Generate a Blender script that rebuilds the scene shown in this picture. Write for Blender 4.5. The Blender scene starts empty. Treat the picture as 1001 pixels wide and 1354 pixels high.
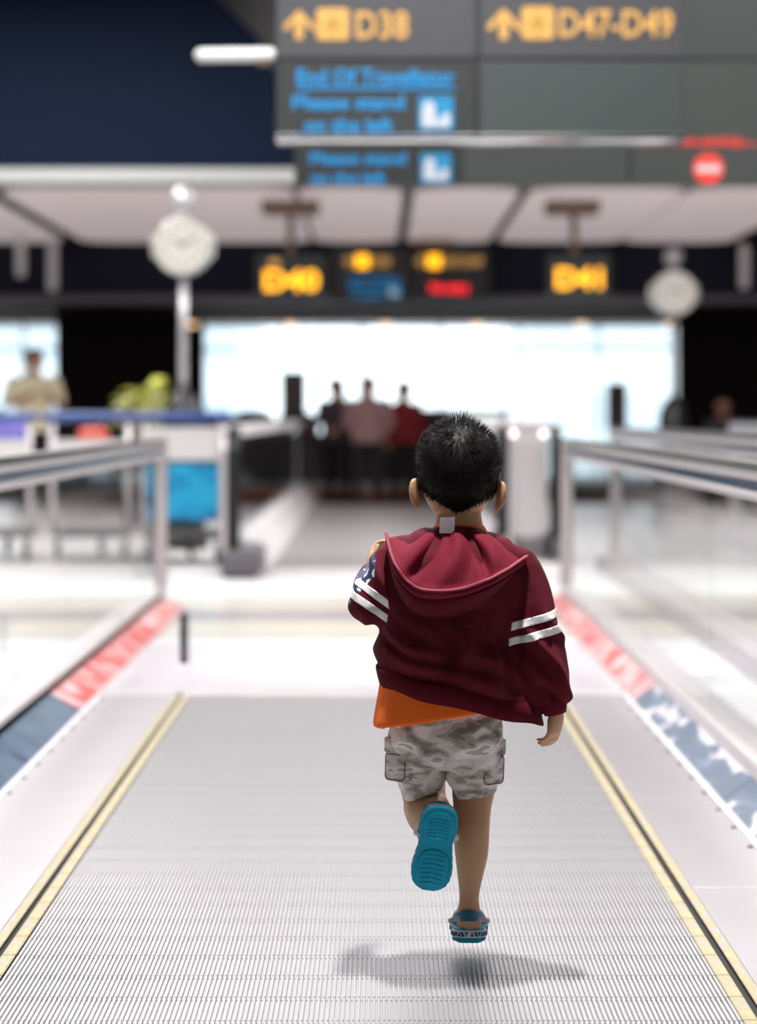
import bpy, bmesh, math, random
from mathutils import Vector, Matrix, noise

C = bpy.context.scene.collection
SC = bpy.context.scene
R = math.radians
PI = math.pi
random.seed(7)

# ------------------------------------------------------------------ camera, sky, exposure, large lamps
F_PX, CAM_H, HORIZON = 3197.0, 1.037, 548.0          # 85 mm lens on a 36 mm tall frame
cd = bpy.data.cameras.new('camera')
cam = bpy.data.objects.new('camera', cd)
C.objects.link(cam)
cam.location = (0, 0, CAM_H)
cam.rotation_euler = (R(90), 0, 0)
cd.sensor_fit = 'VERTICAL'
cd.sensor_height = 36.0
cd.sensor_width = 36.0 * 1001 / 1354
cd.lens = 85.0
cd.shift_y = -(677.0 - HORIZON) / 1354.0
cd.shift_x = 0.0
cd.clip_end = 400
cd.dof.use_dof = True
cd.dof.focus_distance = 4.44
cd.dof.aperture_fstop = 2.5
SC.camera = cam

SC.view_settings.view_transform = 'Standard'
SC.view_settings.look = 'None'
SC.view_settings.gamma = 1.0
SC.view_settings.use_curve_mapping = False
SC.view_settings.exposure = 0.08

w = bpy.data.worlds.new('world')
SC.world = w
w.use_nodes = True
bg = w.node_tree.nodes['Background']
bg.inputs[0].default_value = (0.90, 0.96, 1.0, 1)     # bright overcast
bg.inputs[1].default_value = 2.5


def area(name, loc, sx, sy, energy, col=(1, 0.985, 0.975), rot=(0, 0, 0)):
    l = bpy.data.lights.new(name, 'AREA')
    l.shape = 'RECTANGLE'
    l.size, l.size_y = sx, sy
    l.energy = energy
    l.color = col
    o = bpy.data.objects.new(name, l)
    C.objects.link(o)
    o.location = loc
    o.rotation_euler = rot
    return o


HALL_H = 5.2
area('ceiling_lamp_light', (0.12, 4.42, HALL_H - 0.07), 0.18, 0.18, 400)
LUM = [(x, y) for y in (8.5, 12.5, 16.5, 20.5) for x in (-3.2, 3.2)]
for x, y in LUM:
    area('added_panel_light', (x, y, HALL_H - 0.07), 2.4, 1.4, 80 if y < 16 else 240)  # unseen panels added to fill the hall and brighten the far floor
area('added_floor_light', (0.0, 9.8, HALL_H - 0.07), 2.4, 2.0, 205, (0.93, 0.97, 1.0))  # unseen overhead light added to whiten the floor past the belt end



# ------------------------------------------------------------------ materials
def lin(c):
    def f(v):
        v /= 255.0
        return v / 12.92 if v <= 0.04045 else ((v + 0.055) / 1.055) ** 2.4
    return (f(c[0]), f(c[1]), f(c[2]), 1.0)


def mat(name, rgb, rough=0.5, metal=0.0, var=0.0, vs=6.0, bump=0.0, bs=120.0, emis=0.0, sss=0.0, aniso=None, coat=0.0, sheen=0.0, trans=0.0):
    m = bpy.data.materials.new(name)
    m.use_nodes = True
    nt = m.node_tree
    p = nt.nodes['Principled BSDF']
    col = lin(rgb)
    p.inputs['Base Color'].default_value = col
    p.inputs['Roughness'].default_value = rough
    p.inputs['Metallic'].default_value = metal
    p.inputs['Coat Weight'].default_value = coat
    p.inputs['Sheen Weight'].default_value = sheen
    tc = nt.nodes.new('ShaderNodeTexCoord')
    if var > 0:
        n = nt.nodes.new('ShaderNodeTexNoise')
        n.inputs['Scale'].default_value = vs
        n.inputs['Detail'].default_value = 4
        nt.links.new(tc.outputs['Object'], n.inputs['Vector'])
        mx = nt.nodes.new('ShaderNodeMix')
        mx.data_type = 'RGBA'
        mx.inputs[6].default_value = tuple(max(0, c * (1 - var)) for c in col[:3]) + (1,)
        mx.inputs[7].default_value = tuple(min(1, c * (1 + var)) for c in col[:3]) + (1,)
        nt.links.new(n.outputs['Fac'], mx.inputs[0])
        nt.links.new(mx.outputs[2], p.inputs['Base Color'])
    if bump > 0:
        n = nt.nodes.new('ShaderNodeTexNoise')
        n.inputs['Scale'].default_value = bs
        n.inputs['Detail'].default_value = 3
        nt.links.new(tc.outputs['Object'], n.inputs['Vector'])
        b = nt.nodes.new('ShaderNodeBump')
        b.inputs['Strength'].default_value = bump
        b.inputs['Distance'].default_value = 0.004
        nt.links.new(n.outputs['Fac'], b.inputs['Height'])
        nt.links.new(b.outputs[0], p.inputs['Normal'])
    if emis > 0:
        p.inputs['Base Color'].default_value = tuple(c * 0.35 for c in col[:3]) + (1,)
        p.inputs['Emission Color'].default_value = col
        p.inputs['Emission Strength'].default_value = emis
    if sss > 0:
        p.inputs['Subsurface Weight'].default_value = sss
        p.inputs['Subsurface Radius'].default_value = (0.010, 0.004, 0.002)
        p.inputs['Subsurface Scale'].default_value = 1.0
    return m


def ramp_mat(name, stops, scale=(1, 1, 1), kind='NOISE', nscale=10, rough=0.8, bump=0.0, bs=200, detail=2, rot=0.0, distort=0.0):
    """noise / voronoi through a stepped ramp"""
    m = mat(name, (128, 128, 128), rough, bump=bump, bs=bs)
    nt = m.node_tree
    p = nt.nodes['Principled BSDF']
    tc = nt.nodes.new('ShaderNodeTexCoord')
    mp = nt.nodes.new('ShaderNodeMapping')
    mp.inputs['Scale'].default_value = scale
    mp.inputs['Rotation'].default_value = (0, rot, 0)
    nt.links.new(tc.outputs['Object'], mp.inputs['Vector'])
    n = nt.nodes.new('ShaderNodeTexNoise')
    n.inputs['Scale'].default_value = nscale
    n.inputs['Detail'].default_value = detail
    n.inputs['Distortion'].default_value = distort
    nt.links.new(mp.outputs[0], n.inputs['Vector'])
    cr = nt.nodes.new('ShaderNodeValToRGB')
    cr.color_ramp.interpolation = 'CONSTANT' if kind == 'STEP' else 'LINEAR'
    el = cr.color_ramp.elements
    el[0].position, el[0].color = stops[0][0], lin(stops[0][1])
    el[1].position, el[1].color = stops[1][0], lin(stops[1][1])
    for pos, c in stops[2:]:
        e = el.new(pos)
        e.color = lin(c)
    nt.links.new(n.outputs['Fac'], cr.inputs[0])
    nt.links.new(cr.outputs[0], p.inputs['Base Color'])
    return m


def glass_mat(name, tint=(0.93, 0.97, 0.96), rough=0.02, refl=1.0):
    m = bpy.data.materials.new(name)
    m.use_nodes = True
    nt = m.node_tree
    nt.nodes.clear()
    out = nt.nodes.new('ShaderNodeOutputMaterial')
    t = nt.nodes.new('ShaderNodeBsdfTransparent')
    t.inputs[0].default_value = tint + (1,)
    g = nt.nodes.new('ShaderNodeBsdfGlossy')
    g.inputs['Roughness'].default_value = rough
    f = nt.nodes.new('ShaderNodeFresnel')
    f.inputs[0].default_value = 1.45
    ge = nt.nodes.new('ShaderNodeNewGeometry')          # reflect on the outer faces only
    bk = nt.nodes.new('ShaderNodeMath')
    bk.operation = 'SUBTRACT'
    bk.inputs[0].default_value = 1.0
    nt.links.new(ge.outputs['Backfacing'], bk.inputs[1])
    fb = nt.nodes.new('ShaderNodeMath')
    fb.operation = 'MULTIPLY'
    nt.links.new(f.outputs[0], fb.inputs[0])
    nt.links.new(bk.outputs[0], fb.inputs[1])
    ml = nt.nodes.new('ShaderNodeMath')
    ml.operation = 'MULTIPLY'
    ml.inputs[1].default_value = refl
    nt.links.new(fb.outputs[0], ml.inputs[0])
    x = nt.nodes.new('ShaderNodeMixShader')
    nt.links.new(ml.outputs[0], x.inputs[0])
    nt.links.new(t.outputs[0], x.inputs[1])
    nt.links.new(g.outputs[0], x.inputs[2])
    nt.links.new(x.outputs[0], out.inputs[0])
    return m


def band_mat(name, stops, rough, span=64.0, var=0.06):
    """floor in cross bands: colour steps along world Y"""
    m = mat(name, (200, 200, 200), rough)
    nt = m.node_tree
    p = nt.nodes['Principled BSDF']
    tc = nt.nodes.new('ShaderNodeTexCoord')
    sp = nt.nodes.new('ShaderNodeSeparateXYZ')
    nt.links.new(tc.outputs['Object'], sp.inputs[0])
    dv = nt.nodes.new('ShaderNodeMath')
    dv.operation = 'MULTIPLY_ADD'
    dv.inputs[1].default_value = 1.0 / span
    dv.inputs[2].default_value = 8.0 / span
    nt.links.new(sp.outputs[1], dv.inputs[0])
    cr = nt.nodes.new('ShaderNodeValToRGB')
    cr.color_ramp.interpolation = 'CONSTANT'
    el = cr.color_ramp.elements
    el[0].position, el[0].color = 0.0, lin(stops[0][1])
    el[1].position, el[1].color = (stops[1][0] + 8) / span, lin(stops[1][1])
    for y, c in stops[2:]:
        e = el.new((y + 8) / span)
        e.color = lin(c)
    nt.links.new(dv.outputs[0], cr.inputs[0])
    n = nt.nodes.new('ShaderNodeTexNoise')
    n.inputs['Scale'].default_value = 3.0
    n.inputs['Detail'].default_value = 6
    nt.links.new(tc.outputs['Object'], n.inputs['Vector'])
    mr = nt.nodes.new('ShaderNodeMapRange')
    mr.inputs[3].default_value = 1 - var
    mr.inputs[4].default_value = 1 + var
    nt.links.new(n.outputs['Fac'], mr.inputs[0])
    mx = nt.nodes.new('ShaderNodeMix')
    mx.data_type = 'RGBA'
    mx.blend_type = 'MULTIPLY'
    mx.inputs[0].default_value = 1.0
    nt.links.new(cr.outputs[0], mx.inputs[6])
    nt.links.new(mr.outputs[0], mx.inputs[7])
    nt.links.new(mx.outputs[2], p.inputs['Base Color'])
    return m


M = {}
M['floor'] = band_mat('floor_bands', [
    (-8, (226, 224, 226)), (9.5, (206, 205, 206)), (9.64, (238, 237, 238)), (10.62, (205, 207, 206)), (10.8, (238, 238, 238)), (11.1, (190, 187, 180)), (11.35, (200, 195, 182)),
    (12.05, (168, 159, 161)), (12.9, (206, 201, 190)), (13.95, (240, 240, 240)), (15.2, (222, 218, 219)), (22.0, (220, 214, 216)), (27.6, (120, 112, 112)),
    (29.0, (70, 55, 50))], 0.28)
M['steel'] = mat('brushed_steel', (214, 208, 210), 0.4, 0.35, 0.05, 30)
M['chrome'] = mat('polished_chrome', (225, 222, 222), 0.12, 1.0)
M['chrome_sat'] = mat('satin_chrome', (224, 217, 217), 0.3, 0.6)
M['rubber'] = mat('black_rubber', (20, 20, 22), 0.35, 0, 0.1, 40)
M['recess'] = mat('blue_reflection_trim', (52, 84, 116), 0.2, 0.4, 0.2, 3)  # blue reflection in the rail channel put into the base colour
M['pallet'] = mat('ribbed_aluminium', (190, 187, 189), 0.36, 0.55, 0.05, 9)
M['pallet_dark'] = mat('dark_gap', (30, 30, 30), 0.8)
M['deck'] = mat('deck_aluminium', (168, 162, 165), 0.38, 0.5, 0.07, 7)
M['yellow'] = ramp_mat('worn_yellow_paint', [(0.40, (166, 159, 152)), (0.49, (166, 152, 116)), (0.64, (182, 165, 126))], (1, 0.35, 1), 'LINEAR', 34, 0.6, detail=5)
M['white_line'] = mat('white_edge_and_reflection', (222, 218, 220), 0.4)
M['bolt'] = mat('dark_bolt', (40, 38, 38), 0.4, 0.8)
M['ledge'] = mat('pale_ledge', (205, 198, 202), 0.35, 0.5, 0.05, 8)
M['glass'] = glass_mat('balustrade_glass', (0.965, 0.975, 0.975), 0.04, 0.75)
M['window_glass'] = glass_mat('window_glass', (0.95, 0.98, 0.98), 0.02, 0.6)
M['navy'] = mat('navy_panel', (9, 22, 42), 0.75, 0.0, 0.12, 0.6)
M['navy_dark'] = mat('dark_navy', (27, 29, 44), 0.5, 0, 0.1, 1)
M['grey_bulk'] = mat('grey_bulkhead', (92, 92, 94), 0.6, 0, 0.06, 1)
M['white_trim'] = mat('white_trim', (214, 212, 212), 0.4)
M['trim_grey'] = mat('grey_trim', (168, 170, 168), 0.5)
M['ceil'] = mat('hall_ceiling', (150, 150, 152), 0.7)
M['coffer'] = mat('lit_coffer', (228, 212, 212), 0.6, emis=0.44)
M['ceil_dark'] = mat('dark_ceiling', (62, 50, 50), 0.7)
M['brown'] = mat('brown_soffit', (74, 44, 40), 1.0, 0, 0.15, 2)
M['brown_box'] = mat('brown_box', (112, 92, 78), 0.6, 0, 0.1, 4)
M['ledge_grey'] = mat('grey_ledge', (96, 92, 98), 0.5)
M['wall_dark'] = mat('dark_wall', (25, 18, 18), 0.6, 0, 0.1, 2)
M['wall'] = mat('hall_wall', (120, 118, 118), 0.7, 0, 0.05, 1)
M['wall_back'] = mat('rear_wall', (58, 56, 58), 0.7, 0, 0.05, 1)
M['mullion'] = mat('mullion', (238, 242, 244), 0.5)
M['sign_top'] = mat('sign_grey_top', (61, 60, 63), 0.45, 0, 0.03, 2)
M['sign_dark'] = mat('sign_charcoal', (38, 41, 41), 0.45, 0, 0.04, 2)
M['sign_mid'] = mat('sign_grey', (55, 61, 60), 0.45, 0, 0.04, 2)
M['sign_low'] = mat('sign_grey_low', (58, 62, 60), 0.45, 0, 0.04, 2)
M['sign_seam'] = mat('sign_seam', (56, 56, 58), 0.6)
M['y_emit'] = mat('lit_yellow', (236, 178, 92), 0.5, emis=0.6)
M['b_emit'] = mat('lit_blue', (0, 146, 214), 0.5, emis=0.75)
M['bi_emit'] = mat('lit_cyan', (18, 150, 205), 0.5, emis=0.5)
M['w_emit'] = mat('lit_white', (225, 225, 232), 0.5, emis=0.5)
M['r_emit'] = mat('lit_red', (232, 62, 44), 0.5, emis=0.95)
M['pic_dark'] = mat('pictogram_dark', (150, 120, 30), 0.5)
M['led_y'] = mat('led_amber', (255, 176, 20), 0.5, emis=2.2)
M['led_r'] = mat('led_red', (255, 40, 50), 0.5, emis=2.0)
M['black'] = mat('black_plastic', (14, 14, 15), 0.4)
M['dark_grey'] = mat('dark_grey_plastic', (44, 44, 46), 0.5)
M['clock_face'] = mat('clock_face', (238, 232, 222), 0.4, emis=0.4)  # glow added to brighten the face
M['clock_mark'] = mat('clock_mark', (60, 58, 56), 0.5)
M['clock_case'] = mat('clock_case', (176, 176, 176), 0.3, 0.8)
M['pole'] = mat('pale_pole', (196, 194, 196), 0.3, 0.5)
M['lamp'] = mat('lamp_panel_and_glint', (255, 250, 244), 0.5, emis=3.0)
M['warm'] = mat('warm_downlight', (255, 206, 160), 0.5, emis=2.2)
M['red_stick'] = ramp_mat('red_sticker', [(0.40, (186, 76, 74)), (0.50, (188, 80, 78)), (0.56, (205, 176, 176))], (5.0, 9.0, 9), 'LINEAR', 1.6, 0.45, detail=2)
M['blue_stick'] = ramp_mat('blue_sticker', [(0.40, (66, 84, 106)), (0.50, (78, 95, 117)), (0.55, (98, 112, 132)), (0.585, (196, 188, 194))], (6.0, 2.2, 6), 'LINEAR', 1.5, 0.4, detail=2)
M['blue_stick_plain'] = ramp_mat('blue_sticker_plain', [(0.36, (44, 62, 92)), (0.46, (76, 94, 114)), (0.62, (92, 108, 124))], (3, 2, 3), 'LINEAR', 2, 0.4, detail=3)
M['seat'] = mat('black_seat', (22, 20, 22), 0.5, 0, 0.1, 10)
M['seat_base'] = mat('orange_beam', (150, 84, 50), 0.5, 0, 0.1, 10)
M['carpet'] = mat('carpet', (80, 58, 50), 0.95, 0, 0.3, 8)
M['blue_bar'] = mat('blue_handle', (22, 62, 128), 0.4, 0, 0.1, 8)
M['poster_blue'] = ramp_mat('blue_poster', [(0.3, (0, 70, 120)), (0.5, (0, 140, 190)), (0.68, (30, 175, 215)), (0.8, (150, 200, 200))], (1, 1, 1), 'LINEAR', 5, 0.35)
M['white_pl'] = mat('white_plastic', (216, 212, 212), 0.45)
M['orange_bag'] = mat('orange_bag', (206, 140, 40), 0.6, 0, 0.1, 10)
M['lilac'] = mat('lilac_bag', (128, 122, 205), 0.6, 0, 0.1, 10)
M['red_pl'] = mat('red_plastic', (205, 80, 66), 0.5)
M['leaf'] = mat('yellow_green_leaf', (188, 190, 84), 0.5, 0, 0.25, 12)
M['leaf2'] = mat('pale_leaf', (214, 214, 160), 0.5, 0, 0.2, 12)
M['pot'] = mat('plant_pot', (70, 60, 56), 0.6)
M['outside'] = mat('apron', (228, 232, 234), 0.9)
M['building'] = mat('far_building', (222, 228, 232), 0.8, 0, 0.08, 0.2)
M['building2'] = mat('far_building_band', (196, 206, 214), 0.6)
M['grey_board'] = mat('grey_board', (92, 86, 84), 0.5, 0, 0.15, 6)
# the boy
M['skin'] = mat('child_skin', (194, 152, 114), 0.5, 0, 0.06, 30, sss=0.25)
M['maroon'] = mat('maroon_sweat', (90, 24, 36), 0.85, 0, 0.12, 40, bump=0.12, bs=420)
M['maroon_rib'] = mat('maroon_rib', (82, 10, 27), 0.8, 0, 0.1, 60, bump=0.25, bs=300)
M['maroon_in'] = mat('maroon_lining', (112, 26, 44), 0.8, 0, 0.1, 40, bump=0.12, bs=420)
M['hood_edge'] = mat('hood_edge', (140, 38, 60), 0.7, 0, 0.08, 40)
M['navy_print'] = ramp_mat('navy_print', [(0.0, (20, 38, 70)), (0.60, (20, 40, 74)), (0.68, (215, 222, 232))], (1, 1, 1), 'LINEAR', 90, 0.7, detail=0)
M['stripe'] = mat('white_stripe', (232, 230, 230), 0.7, 0, 0.03, 60)
M['orange'] = mat('orange_shirt', (255, 112, 18), 0.8, 0, 0.08, 30, bump=0.1, bs=500)
M['camo'] = ramp_mat('grey_camouflage', [(0.0, (132, 129, 118)), (0.40, (168, 165, 156)), (0.475, (212, 208, 202)), (0.56, (236, 233, 229)), (0.66, (180, 177, 170))], (1.0, 1.0, 2.2), 'STEP', 17, 0.85, bump=0.15, bs=500, detail=2.0, rot=0.4, distort=0.35)
M['seam'] = mat('seam_thread', (92, 88, 82), 0.8)
M['teal'] = mat('teal_clog', (0, 142, 172), 0.5, 0, 0.06, 40)
M['teal_sole'] = mat('teal_outsole', (0, 160, 192), 0.8, 0, 0.08, 30)
M['teal_dark'] = mat('teal_strap', (8, 96, 126), 0.35, 0, 0.06, 30)
M['sole_white'] = mat('white_midsole', (228, 230, 230), 0.5)
M['hair'] = mat('black_hair', (14, 11, 10), 0.5, 0, 0.25, 60)
M['eye'] = mat('eye_white', (235, 232, 228), 0.2)
M['iris'] = mat('dark_iris', (30, 20, 16), 0.2)
M['lip'] = mat('lip', (176, 104, 92), 0.5)
M['tag'] = mat('white_label', (226, 224, 232), 0.7)


for k_ in ('maroon', 'maroon_in', 'maroon_rib', 'hair', 'brown', 'navy', 'navy_dark', 'wall_dark', 'carpet'):
    M[k_].node_tree.nodes['Principled BSDF'].inputs['Specular IOR Level'].default_value = 0.12


# ------------------------------------------------------------------ object helpers
def tag(o, label=None, cat=None, group=None, kind=None):
    if label:
        o['label'] = label
    if cat:
        o['category'] = cat
    if group:
        o['group'] = group
    if kind:
        o['kind'] = kind
    return o


def thing(name, label, cat, loc=(0, 0, 0), rz=0.0, group=None):
    o = bpy.data.objects.new(name, None)
    C.objects.link(o)
    o.location = loc
    o.rotation_euler = (0, 0, rz)
    o.empty_display_size = 0.1
    return tag(o, label, cat, group)


def children(o):
    return [c for c in bpy.data.objects if c.parent == o]


def copy_tree(o, parent=None, kids=None):
    c = o.copy()
    C.objects.link(c)
    c.parent = parent
    for ch in (kids or {}).get(o.name, list(o.children)):
        copy_tree(ch, c, kids)
    return c


class MB:
    def __init__(s):
        s.v, s.f, s.mi = [], [], []
        s.cur = 0

    def face(s, idx):
        s.f.append(tuple(idx))
        s.mi.append(s.cur)

    def add(s, vs, fs):
        b = len(s.v)
        s.v += [tuple(p) for p in vs]
        for f in fs:
            s.face([b + i for i in f])
        return s

    def box(s, x0, x1, y0, y1, z0, z1):
        vs = [(x, y, z) for z in (z0, z1) for y in (y0, y1) for x in (x0, x1)]
        return s.add(vs, [(0, 2, 3, 1), (4, 5, 7, 6), (0, 1, 5, 4), (2, 6, 7, 3), (0, 4, 6, 2), (1, 3, 7, 5)])

    def cbox(s, x0, x1, y0, y1, z0, z1, c=0.01):
        """chamfered box"""
        X, Y, Z = (x0, x1), (y0, y1), (z0, z1)
        c = min(c, (x1 - x0) * 0.45, (y1 - y0) * 0.45, (z1 - z0) * 0.45)
        vs, ix = [], {}
        for i in (0, 1):
            for j in (0, 1):
                for k in (0, 1):
                    sx, sy, sz = (1 - 2 * i) * c, (1 - 2 * j) * c, (1 - 2 * k) * c
                    for a in range(3):
                        p = [X[i] + sx, Y[j] + sy, Z[k] + sz]
                        p[a] = (X[i], Y[j], Z[k])[a]
                        ix[(i, j, k, a)] = len(vs)
                        vs.append(tuple(p))
        fs = []
        q = [(0, 0), (1, 0), (1, 1), (0, 1)]
        for i in (0, 1):
            fs.append([ix[(i, a, b, 0)] for a, b in (q if i else q[::-1])])
            fs.append([ix[(a, i, b, 1)] for a, b in (q[::-1] if i else q)])
            fs.append([ix[(a, b, i, 2)] for a, b in (q if i else q[::-1])])
        for a in (0, 1):
            for b in (0, 1):
                fs.append([ix[(a, b, 0, 0)], ix[(a, b, 1, 0)], ix[(a, b, 1, 1)], ix[(a, b, 0, 1)]])
                fs.append([ix[(a, 0, b, 0)], ix[(a, 1, b, 0)], ix[(a, 1, b, 2)], ix[(a, 0, b, 2)]])
                fs.append([ix[(0, a, b, 1)], ix[(1, a, b, 1)], ix[(1, a, b, 2)], ix[(0, a, b, 2)]])
        for i in (0, 1):
            for j in (0, 1):
                for k in (0, 1):
                    fs.append([ix[(i, j, k, a)] for a in range(3)])
        return s.add(vs, fs)

    def rings(s, rs, cap0=True, cap1=True, closed=True):
        b = len(s.v)
        n = len(rs[0])
        for r in rs:
            s.v += [tuple(p) for p in r]
        for i in range(len(rs) - 1):
            for k in range(n if closed else n - 1):
                k2 = (k + 1) % n
                s.face((b + i * n + k, b + i * n + k2, b + (i + 1) * n + k2, b + (i + 1) * n + k))
        if cap0:
            s.face([b + k for k in range(n)][::-1])
        if cap1:
            e = b + (len(rs) - 1) * n
            s.face([e + k for k in range(n)])
        return s

    def tube(s, pts, rad, n=12, round0=False, round1=False, flat=1.0, ref=None):
        """tapered tube along points; rad scalar or list; flat squashes along the second axis"""
        P = [Vector(p) for p in pts]
        if not isinstance(rad, (list, tuple)):
            rad = [rad] * len(P)
        T = []
        for i in range(len(P)):
            a, c = P[max(i - 1, 0)], P[min(i + 1, len(P) - 1)]
            T.append((c - a).normalized())
        up = Vector(ref) if ref else (Vector((0, 0, 1)) if abs(T[0].z) < 0.9 else Vector((0, 1, 0)))
        rs = []
        u = (up - T[0] * up.dot(T[0])).normalized()

        def ring(c, u, v, r):
            return [c + u * (math.cos(2 * PI * k / n) * r * flat) + v * (math.sin(2 * PI * k / n) * r) for k in range(n)]
        for i, (p, t) in enumerate(zip(P, T)):
            u = (u - t * u.dot(t)).normalized()
            v = t.cross(u)
            if i == 0 and round0:
                for a in (75, 50, 25):
                    rs.append(ring(p - t * rad[0] * math.sin(R(a)), u, v, rad[0] * math.cos(R(a))))
            rs.append(ring(p, u, v, rad[i]))
            if i == len(P) - 1 and round1:
                for a in (25, 50, 75):
                    rs.append(ring(p + t * rad[i] * math.sin(R(a)), u, v, rad[i] * math.cos(R(a))))
        return s.rings(rs)

    def cyl(s, c, r, h, n=16, r2=None):
        r2 = r if r2 is None else r2
        return s.tube([c, (c[0], c[1], c[2] + h)], [r, r2], n)

    def lathe(s, c, prof, n=24):
        rs = [[(c[0] + r * math.cos(2 * PI * k / n), c[1] + r * math.sin(2 * PI * k / n), c[2] + z) for k in range(n)] for r, z in prof]
        return s.rings(rs)

    def ball(s, c, r, n=16, sc=(1, 1, 1)):
        pr = [(math.cos(R(a)), math.sin(R(a))) for a in range(-88, 90, 16)]
        rs = [[(c[0] + r * sc[0] * q * math.cos(2 * PI * k / n), c[1] + r * sc[1] * q * math.sin(2 * PI * k / n), c[2] + r * sc[2] * z) for k in range(n)] for q, z in pr]
        return s.rings(rs)

    def prism(s, poly, y0, y1):
        """outline in XZ extruded along Y"""
        return s.rings([[(x, y0, z) for x, z in poly], [(x, y1, z) for x, z in poly]])

    def prism_x(s, poly, x0, x1):
        return s.rings([[(x0, y, z) for y, z in poly], [(x1, y, z) for y, z in poly]])

    def mesh(s, name):
        me = bpy.data.meshes.new(name)
        me.from_pydata(s.v, [], s.f)
        if any(s.mi):
            me.polygons.foreach_set('material_index', s.mi)
        bm = bmesh.new()
        bm.from_mesh(me)
        bmesh.ops.recalc_face_normals(bm, faces=bm.faces)
        bm.to_mesh(me)
        bm.free()
        return me

    def build(s, name, m, parent=None, smooth=False, origin=None, mats=None):
        return put(name, s.mesh(name), m, parent, smooth, origin, mats)


def wloc(o):
    p = Vector((0, 0, 0))
    while o is not None:
        p += o.location
        o = o.parent
    return p


def put(name, me, m, parent=None, smooth=False, origin=None, mats=None, local=False):
    """link a mesh as one object; vertices are in world space unless local"""
    if not local:
        off = Vector(origin) if origin is not None else Vector((0, 0, 0))
        par = wloc(parent) if parent is not None else Vector((0, 0, 0))
        base = off if origin is not None else par
        if base.length > 0:
            me.transform(Matrix.Translation(-base))
    for mm in ([m] if m else []) + (mats or []):
        me.materials.append(mm)
    if smooth:
        me.polygons.foreach_set('use_smooth', [True] * len(me.polygons))
        if isinstance(smooth, float):
            try:
                me.set_sharp_from_angle(angle=R(smooth))
            except Exception:
                pass
    o = bpy.data.objects.new(name, me)
    C.objects.link(o)
    if parent is not None:
        o.parent = parent
    if origin is not None and not local:
        o.location = Vector(origin) - (wloc(parent) if parent is not None else Vector((0, 0, 0)))
    return o


def struct(name, mb, m, smooth=False, label=None):
    o = mb.build(name, m, None, smooth)
    o['kind'] = 'structure'
    if label:
        o['label'] = label
    return o


def fuse(mb, voxel, smooth=4, fac=0.5):
    """join overlapping closed shapes into one continuous skin"""
    me = mb.mesh('tmp')
    o = bpy.data.objects.new('tmp', me)
    C.objects.link(o)
    r = o.modifiers.new('r', 'REMESH')
    r.mode = 'VOXEL'
    r.voxel_size = voxel
    r.adaptivity = 0.0
    if smooth:
        q = o.modifiers.new('s', 'SMOOTH')
        q.iterations = smooth
        q.factor = fac
    dg = bpy.context.evaluated_depsgraph_get()
    out = bpy.data.meshes.new_from_object(o.evaluated_get(dg))
    bpy.data.objects.remove(o)
    bpy.data.meshes.remove(me)
    out.materials.clear()
    return out


def displace(me, fn):
    """move every vertex along its normal by fn(co, no)"""
    nv = [v.normal.copy() for v in me.vertices]
    for v, n in zip(me.vertices, nv):
        v.co += n * fn(v.co, n)
    me.update()


def text(name, s, x0, x1, zc, hh, y, m, parent, bold=0.0, depth=0.004):
    """lettering facing -Y, fitted between x0 and x1 with capital height hh centred on zc"""
    cu = bpy.data.curves.new(name, 'FONT')
    cu.body = s
    cu.size = 1.0
    cu.bevel_depth = bold
    cu.bevel_resolution = 0
    cu.resolution_u = 3
    cu.extrude = 0.02
    o = bpy.data.objects.new(name, cu)
    me = bpy.data.meshes.new_from_object(o)
    bpy.data.objects.remove(o)
    xs = [v.co.x for v in me.vertices]
    a, b = min(xs), max(xs)
    cap = 0.73
    sx, sz = (x1 - x0) / (b - a), hh / cap
    ww = []
    iv = sorted((min(me.vertices[k].co.x for k in p.vertices), max(me.vertices[k].co.x for k in p.vertices)) for p in me.polygons)
    for lo, hi in iv:
        if not ww or lo - ww[-1][1] > 0.16:
            ww.append([lo, hi])
        ww[-1][1] = max(ww[-1][1], hi)
    out = None
    if ' ' not in s:
        ww = [[a, b]]
    for lo, hi in ww:                          # every word is a piece of its own
        bm = bmesh.new()
        bm.from_mesh(me)
        bmesh.ops.delete(bm, geom=[v for v in bm.verts if not lo - 1e-4 <= v.co.x <= hi + 1e-4], context='VERTS')
        for v in bm.verts:
            v.co = Vector((x0 + (v.co.x - a) * sx, y - depth / 2 - v.co.z * depth / (2 * (0.02 + bold)), zc - hh / 2 + v.co.y * sz))
        bmesh.ops.recalc_face_normals(bm, faces=bm.faces)
        m2 = bpy.data.meshes.new(name)
        bm.to_mesh(m2)
        bm.free()
        out = put(name, m2, m, parent)
    return out


def rrect(x0, x1, z0, z1, r, n=5):
    pts = []
    for cx, cz, a0 in ((x1 - r, z1 - r, 0), (x0 + r, z1 - r, 90), (x0 + r, z0 + r, 180), (x1 - r, z0 + r, 270)):
        for i in range(n + 1):
            a = R(a0 + 90 * i / n)
            pts.append((cx + r * math.cos(a), cz + r * math.sin(a)))
    return pts


def disc(cx, cz, r, n=32):
    return [(cx + r * math.cos(2 * PI * k / n), cz + r * math.sin(2 * PI * k / n)) for k in range(n)]


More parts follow.
